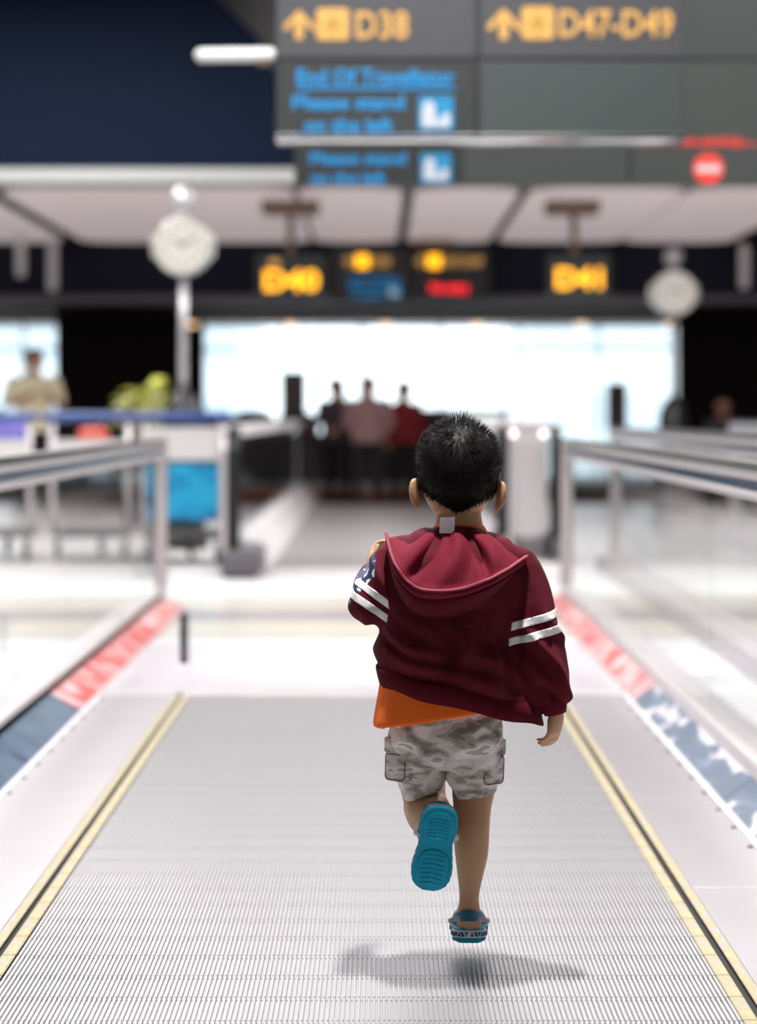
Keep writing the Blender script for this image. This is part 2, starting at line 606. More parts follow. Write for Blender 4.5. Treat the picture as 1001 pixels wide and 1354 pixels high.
# ------------------------------------------------------------------ the setting
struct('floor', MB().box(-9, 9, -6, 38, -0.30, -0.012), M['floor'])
struct('trim_1', MB().box(-9, 9, 28.6, 37.9, -0.012, -0.004), M['carpet'], label='dark brown carpet of the gate lounge')
struct('ceiling', MB().box(-9, 9, -6, 24.0, HALL_H, HALL_H + 0.2), M['ceil'])
struct('wall_left', MB().box(-9.2, -9, -6, 38, -0.3, HALL_H + 0.2), M['wall'])
struct('wall_right', MB().box(9, 9.2, -6, 38, -0.3, HALL_H + 0.2), M['wall'])
struct('wall_back', MB().box(-9.2, 9.2, -6.2, -6, -0.3, HALL_H + 0.2), M['wall_back'])

# low gate ceiling: dark slab with pale rounded coffers
LOWZ = 3.27
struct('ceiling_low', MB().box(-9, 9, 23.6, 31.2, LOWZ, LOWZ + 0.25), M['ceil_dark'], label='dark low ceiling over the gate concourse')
for x0, x1 in ((-6.9, -4.0), (-3.75, -0.86), (-0.80, 0.24), (0.36, 1.40), (1.52, 3.05), (3.11, 4.45), (4.9, 6.9)):
    b = MB()
    pl = rrect(x0, x1, 23.75, 30.9, 0.42, 6)
    b.rings([[(x, y, LOWZ - 0.035) for x, y in pl], [(x, y, LOWZ) for x, y in pl]])
    o = b.build('ceiling_panel', M['coffer'], bpy.data.objects['ceiling_low'])
# bulkheads
navy_poly = [(-6.5, 3.42), (-0.80, 3.42), (-0.80, 3.62), (-0.83, 3.98), (-0.93, 4.22), (-1.17, 4.67), (-1.54, 5.03), (-1.75, 5.2), (-6.5, 5.2)]
struct('wall_bulkhead_left', MB().prism(navy_poly, 23.3, 23.55), M['navy'], label='navy bulkhead with a sloping corner, upper left')
struct('trim_2', MB().cbox(-6.5, -0.78, 23.2, 23.56, 3.265, 3.40, 0.015), M['trim_grey'], label='pale strip under the navy bulkhead')
struct('trim_3', MB().cbox(-6.5, -0.79, 23.27, 23.55, 3.40, 3.425, 0.005), M['black'], label='black strip under the navy bulkhead')
struct('wall_bulkhead_right', MB().box(-9, 9, 23.60, 23.9, LOWZ + 0.02, HALL_H), M['grey_bulk'], label='grey bulkhead behind the hanging signs')
# far fascia, brown soffit and window wall
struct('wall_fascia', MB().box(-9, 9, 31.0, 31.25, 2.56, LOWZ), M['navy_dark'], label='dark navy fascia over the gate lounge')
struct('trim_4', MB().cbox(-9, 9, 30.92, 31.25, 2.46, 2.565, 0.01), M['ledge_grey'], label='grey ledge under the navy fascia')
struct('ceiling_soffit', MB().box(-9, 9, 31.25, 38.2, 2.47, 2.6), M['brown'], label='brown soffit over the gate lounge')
DOWN = (-2.88, -1.37, 0.11, 1.53, 3.13, 4.5)
for x, wh in zip(DOWN, ('leftmost, beside the larger clock pole', 'second from the left, above the grey info board', 'third from the left, above the waiting group', 'third from the right, above the black counter', 'second from the right', 'rightmost, below the smaller clock')):
    t = thing('downlight', 'small warm downlight in the brown soffit, ' + wh, 'light', (x, 37.3, 2.47), 0, 'warm downlights along the soffit edge')
    MB().lathe((x, 37.3, 2.44), [(0.13, 0.03), (0.14, 0.012), (0.12, 0.0), (0.10, 0.004)], 20).build('ring', M['brown_box'], t, True)
    MB().ball((x, 37.3, 2.445), 0.10, 16, (1, 1, 0.5)).build('bulb', M['warm'], t, True)
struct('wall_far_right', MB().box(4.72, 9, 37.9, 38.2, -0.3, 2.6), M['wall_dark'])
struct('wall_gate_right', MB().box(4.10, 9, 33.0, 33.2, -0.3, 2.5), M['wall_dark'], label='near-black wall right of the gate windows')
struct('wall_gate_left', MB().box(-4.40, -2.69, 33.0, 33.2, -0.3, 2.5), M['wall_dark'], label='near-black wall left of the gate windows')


def window(name, x0, x1, y, z0, z1, step, tz):
    wn = thing(name, None, None, ((x0 + x1) / 2, y, z0))
    wn['kind'] = 'structure'
    wn['label'] = 'tall blown-out window wall of the gate lounge'
    xs = [x0]
    while xs[-1] + step < x1 - 0.3:
        xs.append(xs[-1] + step)
    xs.append(x1)
    for x in xs:
        MB().cbox(x - 0.022, x + 0.022, y - 0.04, y + 0.04, z0, z1, 0.008).build('mullion', M['mullion'], wn)
    for z in (z0 + 0.04, tz, z1 - 0.04):
        MB().cbox(x0, x1, y - 0.05, y + 0.05, z - 0.022, z + 0.022, 0.006).build('transom', M['mullion'], wn)
    for a, c in zip(xs, xs[1:]):
        for p, q in ((z0 + 0.07, tz - 0.03), (tz + 0.03, z1 - 0.07)):
            MB().box(a + 0.03, c - 0.03, y - 0.006, y + 0.006, p, q).build('pane', M['window_glass'], wn)


window('window_1', -2.75, 4.72, 38.0, 0.0, 2.47, 1.24, 2.06)
window('window_2', -9.0, -4.45, 38.0, 0.0, 2.47, 1.14, 2.06)
struct('wall_far_left', MB().box(-4.45, -2.75, 37.9, 38.2, -0.3, 2.6), M['wall_dark'])
# outside: apron and pale buildings beyond it
struct('ground', MB().box(-90, 90, 38.3, 200, -4.2, -4.0), M['outside'])
for x0, x1, y0, y1, z1 in ((-24, -6, 110, 125, 5.0), (5.2, 13, 90, 100, 6.2), (15, 34, 120, 135, 4.0)):
    t = thing('terminal_building', {-24: 'pale terminal block outside, left part of the gate windows', 5.2: 'pale terminal block outside behind the right end of the gate windows',
                                    15: 'long low pale terminal block outside, far right'}[x0], 'building', ((x0 + x1) / 2, (y0 + y1) / 2, -4))
    MB().box(x0, x1, y0, y1, -4, z1).build('wall', M['building'], t)
    k = 0
    z = -2.5
    while z < z1 - 1.4:
        MB().box(x0 + 0.5, x1 - 0.5, y0 - 0.15, y0 + 0.1, z, z + 1.2).build('window_band', M['building2'], t)
        z += 3.0
    MB().cbox(x0 - 0.4, x1 + 0.4, y0 - 0.4, y1 + 0.4, z1, z1 + 0.4, 0.1).build('roof', M['mullion'], t)

# ceiling lamps: frames and diffusers added round the unseen lights set up at the top
for i, (x, y) in enumerate(LUM + [(0.0, 9.8), (0.12, 4.42)]):
    hx, hy = (1.25, 0.75) if i < len(LUM) else ((1.25, 1.05) if i == len(LUM) else (0.15, 0.15))
    t = thing('ceiling_lamp', 'lamp panel in the hall ceiling, %s' % ('directly over the boy' if i == 9 else 'wide one added to whiten the floor at the end of the belt' if i == 8 else '%s side, %s added fill pair from the belt end' % ('left' if x < 0 else 'right', ('first', 'second', 'third', 'fourth')[i // 2])), 'light', (x, y, HALL_H), 0, 'lamp panels in the hall ceiling')
    z = HALL_H
    for a in (-1, 1):
        MB().cbox(x + a * hx - 0.03, x + a * hx + 0.03, y - hy - 0.03, y + hy + 0.03, z - 0.10, z, 0.008).build('frame', M['white_trim'], t)
        MB().cbox(x - hx, x + hx, y + a * hy - 0.03, y + a * hy + 0.03, z - 0.10, z, 0.008).build('frame', M['white_trim'], t)
    MB().box(x - hx, x + hx, y - hy, y + hy, z - 0.05, z - 0.02).build('diffuser', M['lamp'], t)

# ------------------------------------------------------------------ the moving walkway under the boy
BX0, BX1 = -0.725, 0.652            # belt edges
DX0, DX1 = -1.035, 0.917            # skirt feet
BELT_END = 8.96
PITCH = 0.166
mw = thing('moving_walkway', 'ribbed grey metal moving walkway belt with worn yellow edges under the running boy', 'walkway', ((BX0 + BX1) / 2, 4.5, 0))


def pallet_mesh():
    b = MB()
    y0, y1 = -PITCH / 2 + 0.0024, PITCH / 2 - 0.0024
    xa, xb = BX0 + 0.030 - (BX0 + BX1) / 2, BX1 - 0.030 - (BX0 + BX1) / 2
    n = int((xb - xa) / 0.0088)
    p = (xb - xa) / n
    prof = []
    for i in range(n):
        x = xa + i * p
        prof += [(x, -0.0062), (x + p * 0.42, -0.0062), (x + p * 0.50, 0.0), (x + p * 0.92, 0.0)]
    prof.append((xb, -0.0062))
    v0 = len(b.v)
    for x, z in prof:
        b.v.append((x, y0, z))
        b.v.append((x, y1, z))
    for i in range(len(prof) - 1):
        a = v0 + 2 * i
        b.face((a, a + 2, a + 3, a + 1))
    for i in range(n):                      # rib ends facing the joint
        a = v0 + 8 * i + 2
        b.face((a, a + 4, a + 2)) if False else b.face((a, a + 2, a + 4, a + 6))
    return b


pm = pallet_mesh().mesh('pallet')
pm.materials.append(M['pallet'])
yb = MB().cbox(-0.0135, 0.0135, -PITCH / 2 + 0.002, PITCH / 2 - 0.002, -0.004, 0.0015, 0.002).mesh('yellow_edge')
yb.materials.append(M['yellow'])
cx = (BX0 + BX1) / 2
half = (BX1 - BX0) / 2
y = BELT_END - PITCH / 2 - 0.01
while y > 0.2:
    p = bpy.data.objects.new('pallet', pm)
    C.objects.link(p)
    p.parent = mw
    p.location = (0, y - 4.5, 0)
    for sx in (-1, 1):
        e = bpy.data.objects.new('yellow_edge', yb)
        C.objects.link(e)
        e.parent = p
        e.location = (sx * (half - 0.0155), 0, 0)
    y -= PITCH
MB().box(BX0 - 0.034, BX1 + 0.036, 0.0, BELT_END + 0.1, -0.0118, -0.0085).build('belt_bed', M['pallet_dark'], mw)
# fixed decks on both sides of the belt: aluminium plates with a yellow lip and a bolted white edge
DL = 1.22
for sx, xi, xo in ((-1, BX0 - 0.011, DX0), (1, BX1 + 0.013, DX1)):
    yy = BELT_END - 0.0
    while yy > 0.0:
        a, c = sorted((xi + sx * 0.022, xo - sx * 0.014))
        d = MB().cbox(a, c, yy - DL + 0.002, yy, -0.03, 0.0, 0.0015).build('deck_plate', M['deck'], mw)
        a, c = sorted((xi, xi + sx * 0.021))
        MB().cbox(a, c, yy - DL + 0.002, yy, -0.004, 0.0012, 0.0015).build('yellow_lip', M['yellow'], d)
        a, c = sorted((xo - sx * 0.013, xo))
        MB().cbox(a, c, yy - DL + 0.002, yy, -0.03, 0.003, 0.0015).build('edge_strip', M['white_line'], d)
        yy -= DL
    yy = 3.6
    while yy < BELT_END:
        MB().lathe((xo - sx * 0.026, yy, 0.0), [(0.0075, 0.0), (0.0075, 0.002), (0.004, 0.004)], 8).build('bolt', M['bolt'], mw)
        yy += 0.274
# comb segments and ribbed landing plates
ncomb = 8
cw = (BX1 - BX0) / ncomb
for i in range(ncomb):
    x0 = BX0 + i * cw
    b = MB().cbox(x0 + 0.001, x0 + cw - 0.001, BELT_END - 0.02, BELT_END + 0.14, -0.02, 0.004, 0.002)
    for k in range(18):
        xx = x0 + (k + 0.5) * cw / 18
        b.box(xx - 0.0015, xx + 0.0015, BELT_END - 0.07, BELT_END - 0.02, -0.006, 0.003)
    b.build('comb', M['chrome_sat'], mw)
for i, (a, c) in enumerate(((BELT_END + 0.142, 9.52), (9.53, 10.24), (10.25, 10.95))):
    d = MB().cbox(DX0, DX1, a, c, -0.03, 0.003, 0.003).build('landing_plate', M['ledge'], mw)
    n = int((c - a) / 0.05)
    for k in range(n):
        yy = a + (k + 0.5) * (c - a) / n
        MB().cbox(DX0 + 0.03, DX1 - 0.03, yy - 0.012, yy + 0.012, 0.003, 0.006, 0.001).build('tread_rib', M['ledge'], d)
for sx, x in ((-1, BX0 - 0.07), (1, BX1 + 0.06)):
    t = thing('entry_guard', 'small black upright guard at the %s corner of the belt end' % ('left' if sx < 0 else 'right'), 'guard', (x, 9.9, 0.003)) if sx < 0 else None
    if t:
        MB().cbox(x - 0.014, x + 0.014, 9.84, 9.96, 0.003, 0.225, 0.008).build('post', M['rubber'], t)
        MB().cbox(x - 0.03, x + 0.03, 9.82, 9.98, 0.003, 0.018, 0.004).build('foot', M['chrome_sat'], t)


# ------------------------------------------------------------------ balustrades
def rail_path(y0, y1, zt, zb, rad, back=False):
    """down-turned rail: along the top to y1 then round the corner and down to zb"""
    pts = []
    if back:
        pts.append((y0, zb))
        for i in range(7):
            a = R(180 - 90 * i / 6)
            pts.append((y0 + rad + rad * math.cos(a), zt - rad + rad * math.sin(a)))
    else:
        pts.append((y0, zt))
    for i in range(7):
        a = R(90 - 90 * i / 6)
        pts.append((y1 - rad + rad * math.cos(a), zt - rad + rad * math.sin(a)))
    pts.append((y1, zb))
    return pts


def rail(path, x, w, o0, o1, name, m, parent):
    """rectangular section swept along a path in the YZ plane, offset o0..o1 towards the outside"""
    rs = []
    for i, (y, z) in enumerate(path):
        a, c = path[max(i - 1, 0)], path[min(i + 1, len(path) - 1)]
        ty, tz = c[0] - a[0], c[1] - a[1]
        l = math.hypot(ty, tz)
        ny, nz = -tz / l, ty / l
        k = min(0.006, abs(o1 - o0) * 0.3)
        sec = [(-w, o0 + k), (-w, o1 - k), (-w + k, o1), (w - k, o1), (w, o1 - k), (w, o0 + k), (w - k, o0), (-w + k, o0)]
        rs.append([(x + q, y + ny * o, z + nz * o) for q, o in sec])
    return MB().rings(rs).build(name, m, parent, 35.0)


def balustrade(name, label, x, y0, y1, in_sx, skirt_x, zt=0.885, rad=0.05, back=False, plen=1.9, stick=None, wide=1.0, glass=True, skw=0.113):
    """glass balustrade: skirt, bottom rail, glass, rails turning down at the end(s)"""
    t = thing(name, label, 'balustrade', (x, y1 if not back else y0, 0))
    p = rail_path(y0, y1, zt, 0.085, rad, back)
    rail(p, x, 0.036 * wide, 0.0, 0.022, 'handrail', M['rubber'], t)
    rail(p, x, 0.033 * wide, -0.024, -0.001, 'upper_rail', M['chrome_sat'], t)
    p2 = rail_path(y0, y1 - 0.0, zt, 0.085, rad, back)
    rail(p2, x, 0.024 * wide, -0.056, -0.025, 'side_channel', M['recess'], t)
    rail(p2, x, 0.030 * wide, -0.080, -0.057, 'lower_rail', M['chrome_sat'], t)
    ya, yb_ = y0 + (0.085 if back else 0.0), y1 - 0.083
    MB().cbox(x - 0.022, x + 0.022, ya, yb_, 0.075, 0.105, 0.006).build('bottom_rail', M['chrome_sat'], t)
    if glass:
        yy = yb_
        while yy > ya + 0.05:
            a = max(ya, yy - plen + 0.004)
            MB().box(x - 0.005, x + 0.005, a, yy - 0.002, 0.10, zt - 0.078).build('glass_panel', M['glass'], t)
            yy -= plen
    # sloping skirt on the belt side and ledge on the far side
    sx = in_sx
    yy = y1 - 0.02
    while yy > y0 + 0.05:
        a = max(y0, yy - 2.27)
        xo = skirt_x - sx * skw
        foot, top = (skirt_x, 0.002), (xo, 0.062)
        poly = [foot, top, (x + sx * 0.022, 0.088), (x + sx * 0.022, -0.012), (skirt_x, -0.012)]
        sk = MB().prism(poly, a + 0.002, yy).build('skirt_panel', M['ledge'], t)
        if stick is not None:
            m = stick(yy)
            nx, nz = (top[1] - foot[1]) * sx, (foot[0] - top[0]) * sx
            l = math.hypot(nx, nz)
            nx, nz = nx / l * 0.0015, nz / l * 0.0015
            e = 0.05
            f2 = (foot[0] + (top[0] - foot[0]) * e, foot[1] + (top[1] - foot[1]) * e)
            MB().prism([f2, top, (top[0] + nx, top[1] + abs(nz)), (f2[0] + nx, f2[1] + abs(nz))], a + 0.004, yy - 0.002).build('sticker', m, sk)
        poly = [(x - sx * 0.022, 0.088), (x - sx * 0.13, 0.07), (x - sx * 0.15, -0.012), (x - sx * 0.022, -0.012)]
        MB().prism(poly, a + 0.002, yy).build('outer_ledge', M['ledge'], t)
        yy -= 2.27
    return t


balustrade('balustrade', 'glass balustrade with square chrome end left of the boy, red and blue skirt stickers', -1.17, 0.3, 13.0, 1, DX0,
           stick=lambda y: M['red_stick'] if y > 9.0 else M['blue_stick_plain'])
balustrade('balustrade', 'glass balustrade with square chrome end right of the boy, red and photo-blue skirt stickers', 1.035, 0.3, 13.3, -1, DX1, skw=0.088,
           stick=lambda y: M['red_stick'] if y > 9.5 else M['blue_stick'])

# the next walkway beyond the gap
nw = thing('moving_walkway', 'distant grey moving walkway beyond the gap, ahead of the boy', 'walkway', (-0.03, 22.5, 0))
yy = 17.6
while yy < 27.4:
    MB().cbox(-0.72, 0.66, yy + 0.003, yy + 0.397, -0.02, 0.0, 0.003).build('pallet', M['pallet'], nw)
    yy += 0.4
for a, c in ((16.4, 17.0), (17.01, 17.59)):
    MB().cbox(-0.735, 0.80, a, c, -0.03, 0.004, 0.003).build('landing_plate', M['deck'], nw)
for x0, x1 in ((-0.735, -0.725), (0.67, 0.78)):
    MB().cbox(x0, x1, 17.6, 27.5, -0.02, 0.003, 0.003).build('deck_plate', M['ledge'], nw)


def far_balustrade(label, x, y0, y1, sx, deck_w, trim=True, bw=0.10):
    t = thing('balustrade', label, 'balustrade', (x, y0, 0))
    zt, rad = 0.95, 0.16
    p = rail_path(y0, y1, zt, 0.13, rad, True)
    rail(p, x, 0.042, -0.0062, 0.020, 'handrail', M['rubber'], t)
    top = [q for q in p if q[1] > zt - 0.02]
    rail([(y0 + rad * 0.6, zt - 0.006)] + [(y1 - rad, zt - 0.006)], x, 0.05, -0.05, 0.026, 'top_rail', M['white_line'], t)  # bright reflection on the chrome rail put in as flat white
    if trim:
        rail(p, x - sx * 0.062, 0.02, -0.03, 0.014, 'newel_trim', M['chrome_sat'], t)
    MB().box(x - 0.005, x + 0.005, y0 + 0.08, y1 - 0.08, 0.16, zt - 0.05).build('glass_panel', M['glass'], t)
    x0, x1 = sorted((x - sx * bw, x + sx * deck_w))
    poly = [(x + sx * deck_w, 0.0), (x + sx * 0.03, 0.20), (x - sx * bw, 0.20), (x - sx * bw, -0.01), (x + sx * deck_w, -0.01)]
    MB().prism(poly, y0 + 0.9, y1).build('skirt_panel', M['white_line'], t)  # white colour stands for the bright reflection on the chrome skirt
    MB().cbox(x0 + 0.02, x1 - 0.02, y0 - 0.10, y0 + 0.9, -0.01, 0.17, 0.03).build('newel_base', M['ledge_grey'], t)
    return t


far_balustrade('left glass balustrade of the distant walkway, round black newel and chrome skirt with its bright reflection painted white', -0.93, 15.5, 29.5, 1, 0.19)
far_balustrade('right glass balustrade of the distant walkway, black newel beside a steel panel', 0.88, 17.2, 29.5, -1, 0.06, False, 0.04)
far_balustrade('black-edged newel and balustrade right of the tall steel end panel', 1.262, 17.2, 29.5, 1, 0.12, False, 0.04)
t = thing('newel_housing', 'tall pale steel end panel with rounded foot between two black newels', 'panel', (1.07, 17.3, 0))
MB().prism(rrect(0.935, 1.208, 0.16, 0.93, 0.09, 6), 17.3, 18.2).build('front_panel', M['steel'], t, 30.0)
MB().cbox(0.936, 1.206, 17.3, 29.4, 0.925, 1.0, 0.03).build('top_cover', M['chrome_sat'], t)
MB().cbox(0.99, 1.19, 17.5, 18.1, -0.012, 0.17, 0.02).build('plinth', M['deck'], t)
for x in (0.962, 1.182):
    t2 = MB().ball((x, 17.27, 0.90), 0.022, 14).build('highlight_ball', M['lamp'], t, True)  # glowing ball added for a bright highlight at the panel's top corner
# parallel walkway to the right, only its pale deck and rails show over the near balustrade
balustrade('balustrade', 'second glass balustrade running behind the right-hand one', 1.62, 0.3, 16.5, 1, 1.78, zt=0.93, wide=1.1)
balustrade('balustrade', 'far pale-railed balustrade at the right edge, second behind the boy\'s right rail', 2.95, 0.3, 20.0, 1, 3.1, zt=0.96, wide=1.6)


# ------------------------------------------------------------------ people: shared shapes
def sstep(a, b, x):
    t = max(0.0, min(1.0, (x - a) / (b - a)))
    return t * t * (3 - 2 * t)


def head_point(n, H):
    """surface of a head facing +Y for the direction n; H is chin-to-top height"""
    x, y, z = n
    p = Vector((0.385 * H * x, 0.47 * H * y, 0.5 * H * z))
    if z < 0:                                   # jaw narrows, nape pulls in under the skull
        k = (-z) ** 1.5
        p.x *= 1 - 0.26 * k
        if y < 0:
            p.y *= 1 - 0.42 * sstep(0.35, 1.0, -z)
    if z > 0 and y < 0:
        p.y *= 1.03
    if y > 0.2:                                 # face
        def g(cx, cz, w):
            return math.exp(-(((x - cx) / w) ** 2 + ((z - cz) / w) ** 2))
        d = 0.105 * g(0, -0.20, 0.13) + 0.05 * g(0, -0.02, 0.10) + 0.03 * g(0, -0.52, 0.16) + 0.035 * g(0, -0.86, 0.2)
        d -= 0.045 * (g(0.36, 0.0, 0.16) + g(-0.36, 0.0, 0.16))
        d += 0.02 * (g(0.34, 0.22, 0.16) + g(-0.34, 0.22, 0.16)) + 0.02 * (g(0.45, -0.32, 0.2) + g(-0.45, -0.32, 0.2))
        p.y += d * H * sstep(0.2, 0.6, y)
        p.y -= 0.03 * H * y
    return p


def sph(i, k, nu, nv):
    th = PI * i / nv
    ph = 2 * PI * k / nu
    return (math.sin(th) * math.cos(ph), math.sin(th) * math.sin(ph), math.cos(th))


def add_head(mb, c, H, mtx, nu=40, nv=32, ear=1.0):
    c = Vector(c)
    rs = []
    for i in range(nv + 1):
        ii = min(max(i, 0.15), nv - 0.15)
        rs.append([c + mtx @ head_point(sph(ii, k, nu, nv), H) for k in range(nu)])
    mb.rings(rs)
    for s in (-1, 1):                           # ears: tilted cups standing off the skull
        base = Vector((s * 0.368 * H, -0.03 * H, -0.16 * H))
        rs = []
        for i in range(9):
            u = i / 8
            a = -PI / 2 + PI * u
            zc = math.sin(a) * 0.155 * H
            wdt = max(0.03, math.cos(a)) ** 0.6
            out = (0.045 + 0.055 * u) * H * ear
            ctr = base + Vector((s * out * (0.3 + 0.7 * wdt), -0.045 * H * (0.4 + 0.6 * wdt), zc))
            ring = []
            for k in range(10):
                b = 2 * PI * k / 10
                ring.append(c + mtx @ (ctr + Vector((s * math.cos(b) * 0.055 * H * wdt * ear, math.sin(b) * 0.055 * H * wdt + s * 0 - math.cos(b) * 0.035 * H * wdt, 0))))
            rs.append(ring)
        mb.rings(rs)


def head_extras(parent, c, H, mtx, name_eye='eye'):
    c = Vector(c)
    for s in (-1, 1):
        n = Vector((s * 0.36, 0.93, 0.0)).normalized()
        p = head_point(n, H)
        q = c + mtx @ (p + Vector((0, -0.028 * H, 0)))
        e = MB().ball(q, 0.058 * H, 14).build('eye', M['eye'], parent, True)
        MB().ball(q + mtx @ Vector((0, 0.036 * H, 0)), 0.028 * H, 10).build('iris', M['iris'], e, True)
    p = head_point(Vector((0, 0.86, -0.5)).normalized(), H)
    MB().tube([c + mtx @ (p + Vector((-0.11 * H, -0.03 * H, 0))), c + mtx @ (p + Vector((0, 0.0, 0))), c + mtx @ (p + Vector((0.11 * H, -0.03 * H, 0)))],
              [0.008 * H, 0.024 * H, 0.008 * H], 8, True, True).build('lips', M['lip'], parent, True)


def hairline(n):
    """lowest z (unit sphere) that hair reaches for a direction"""
    x, y, z = n
    h = math.hypot(x, y) or 1e-6
    yy, xx = y / h, abs(x) / h
    back = -0.70 + 0.36 * xx ** 1.5
    side = -0.26
    front = 0.48
    if yy < 0:
        t = sstep(0.0, 0.55, -yy)
        return side + (back - side) * t
    return side + (front - side) * sstep(0.15, 0.75, yy)


def add_hair(mb, c, H, mtx, thick, nu=56, nv=44):
    """closed cap: outer shell with the given thickness function, inner shell inside the skull"""
    c = Vector(c)
    outer, inner = [], []
    for i in range(nv + 1):
        ro, ri = [], []
        for k in range(nu):
            ph = 2 * PI * k / nu
            lo = hairline((math.cos(ph), math.sin(ph), 0))
            thmax = math.acos(max(-1, min(1, lo)))
            th = thmax * max(i, 0.2) / nv
            n = (math.sin(th) * math.cos(ph), math.sin(th) * math.sin(ph), math.cos(th))
            p = head_point(n, H)
            f = sstep(0, 0.16, 1 - i / nv)
            nn = Vector(n)
            ro.append(c + mtx @ (p + nn * (thick(nn) * f + 0.0012)))
            ri.append(c + mtx @ (p - nn * 0.012 * (H / 0.2)))
        outer.append(ro)
        inner.append(ri)
    mb.rings(outer + inner[::-1])


def add_hand(mb, wrist, d, palm_n, thumb_dir, L, curl=0.5, spread=0.12, n=8):
    """palm and five separate fingers; d points to the fingertips, palm_n out of the palm"""
    wrist, d, pn = Vector(wrist), Vector(d).normalized(), Vector(palm_n)
    pn = (pn - d * pn.dot(d)).normalized()
    s = d.cross(pn)
    if s.dot(Vector(thumb_dir)) < 0:
        s = -s
    pl, hw = L * 0.50, L * 0.21
    rs = []
    for u, w_, t_ in ((-0.16, 0.66, 0.13), (0.0, 0.68, 0.14), (0.3, 0.92, 0.15), (0.7, 1.0, 0.13), (0.95, 0.94, 0.10), (1.04, 0.7, 0.06)):
        o = wrist + d * pl * u
        rs.append([o + s * math.cos(a) * hw * w_ + pn * math.sin(a) * L * t_ for a in (2 * PI * k / 14 for k in range(14))])
    mb.rings(rs)
    for k, (off, fl) in enumerate(((0.76, 0.44), (0.26, 0.50), (-0.25, 0.46), (-0.74, 0.36))):
        b = wrist + d * pl * 0.92 + s * hw * off
        fd = (d + s * spread * off).normalized()
        r = L * 0.052
        pts, ang, p = [b - fd * L * 0.06, b], 0.0, b
        c0 = curl * (1 + 0.12 * k)
        for j, (seg, bend) in enumerate(((0.42, 0.55), (0.32, 0.85), (0.26, 0.6))):
            ang += bend * c0
            dirv = fd * math.cos(ang) + pn * math.sin(ang)
            p = p + dirv * fl * L * seg
            pts.append(p)
        mb.tube(pts, [r, r * 1.05, r * 0.98, r * 0.9, r * 0.75], n, True, True)
    b = wrist + d * pl * 0.22 + s * hw * 0.72 + pn * L * 0.02
    td = (d * 0.62 + s * 0.70 + pn * 0.32).normalized()
    td2 = (d * 0.88 + s * 0.30 + pn * 0.40).normalized()
    mb.tube([b - td * L * 0.04, b + td * L * 0.16, b + td * L * 0.16 + td2 * L * 0.15, b + td * L * 0.16 + td2 * L * 0.25], [L * 0.075, L * 0.066, L * 0.058, L * 0.044], n, True, True)


def catmull(pts, t):
    n = len(pts) - 1
    x = max(0.0, min(0.99999, t)) * n
    i = int(x)
    f = x - i
    p = [Vector(pts[max(0, min(n, i + k))]) for k in (-1, 0, 1, 2)]
    return 0.5 * ((2 * p[1]) + (p[2] - p[0]) * f + (2 * p[0] - 5 * p[1] + 4 * p[2] - p[3]) * f * f + (3 * p[1] - p[0] - 3 * p[2] + p[3]) * f ** 3)


# ------------------------------------------------------------------ the running boy
CY = 4.53


def K(px, py, dy=0.0):
    """a point of the boy: where he stands, dy metres further along the walkway"""
    y = CY + dy
    x, z = at_(px, py, y)
    return Vector((x, y, z))


def at_(px, py, y):
    s = F_PX / y
    return (px - 501.0) / s, CAM_H - (py - HORIZON) / s


def pxm(n, dy=0.0):
    return n * (CY + dy) / F_PX


def stack(mb, secs, n=36, e=2.0, smooth_n=0, cap0=True, cap1=True):
    """body rings given by the left and right edge seen from behind, plus the half depth"""
    L = [Vector(s[0]) for s in secs]
    Q = [Vector(s[1]) for s in secs]
    Bd = [s[2] for s in secs]
    m = smooth_n or len(secs)
    rs = []
    for i in range(m):
        t = i / (m - 1)
        l, q = catmull(L, t), catmull(Q, t)
        bb = catmull([(b, 0, 0) for b in Bd], t)[0]
        c = (l + q) / 2
        u = (q - l) / 2
        v = Vector((0, 1, 0))
        v = (v - u.normalized() * v.dot(u.normalized())).normalized() * bb
        ring = []
        for k in range(n):
            a = 2 * PI * k / n
            ca, sa = math.cos(a), math.sin(a)
            ring.append(c + u * (abs(ca) ** (2 / e) * (1 if ca > 0 else -1)) + v * (abs(sa) ** (2 / e) * (1 if sa > 0 else -1)))
        rs.append(ring)
    mb.rings(rs, cap0, cap1)


boy = thing('person', 'small boy in maroon hooded jacket and camouflage shorts running away on the walkway', 'person', (0.16, CY, 0.0))
HH = 0.186
HC = K(606, 633, 0.035)
HM = Matrix.Rotation(R(2), 3, 'Y') @ Matrix.Rotation(R(-4), 3, 'X')
body = MB()
add_head(body, HC, HH, HM, 44, 36, 1.0)
# neck and trunk
stack(body, [(K(577, 655, .03), K(637, 655, .03), .042), (K(577, 690, .015), K(638, 690, .015), .040), (K(566, 708, .01), K(650, 712, .01), .045), (K(532, 735), K(680, 752), .062),
             (K(530, 800), K(675, 815), .075), (K(536, 880), K(664, 890), .072), (K(540, 950), K(650, 955), .062), (K(550, 1000), K(640, 1000), .045)], 24, 2.2, 20)
# right arm, swung back and hanging
ra = [K(690, 765, .0), K(708, 820, -.02), K(722, 868, -.035), K(732, 905, -.035), K(735, 936, -.03)]
body.tube(ra, [.034, .031, .027, .023, .0165], 16, True, True)
add_hand(body, K(737, 938, -.03), (-.12, .05, -1.0), (-.75, .62, -.1), (-.6, 1, 0), .092, 0.55)
# left arm, bent with the forearm forward
la = [K(526, 745, .0), K(508, 775, -.01), K(490, 798, -.008), K(487, 783, .06), K(492, 756, .13)]
body.tube(la[:3], [.032, .025, .020], 16, True, True)
body.tube(la[2:], [.022, .022, .017], 16, True, True)
add_hand(body, K(492, 756, .13), (.10, .62, .72), (.9, -.1, .2), (0, -.3, 1), .092, 0.9)
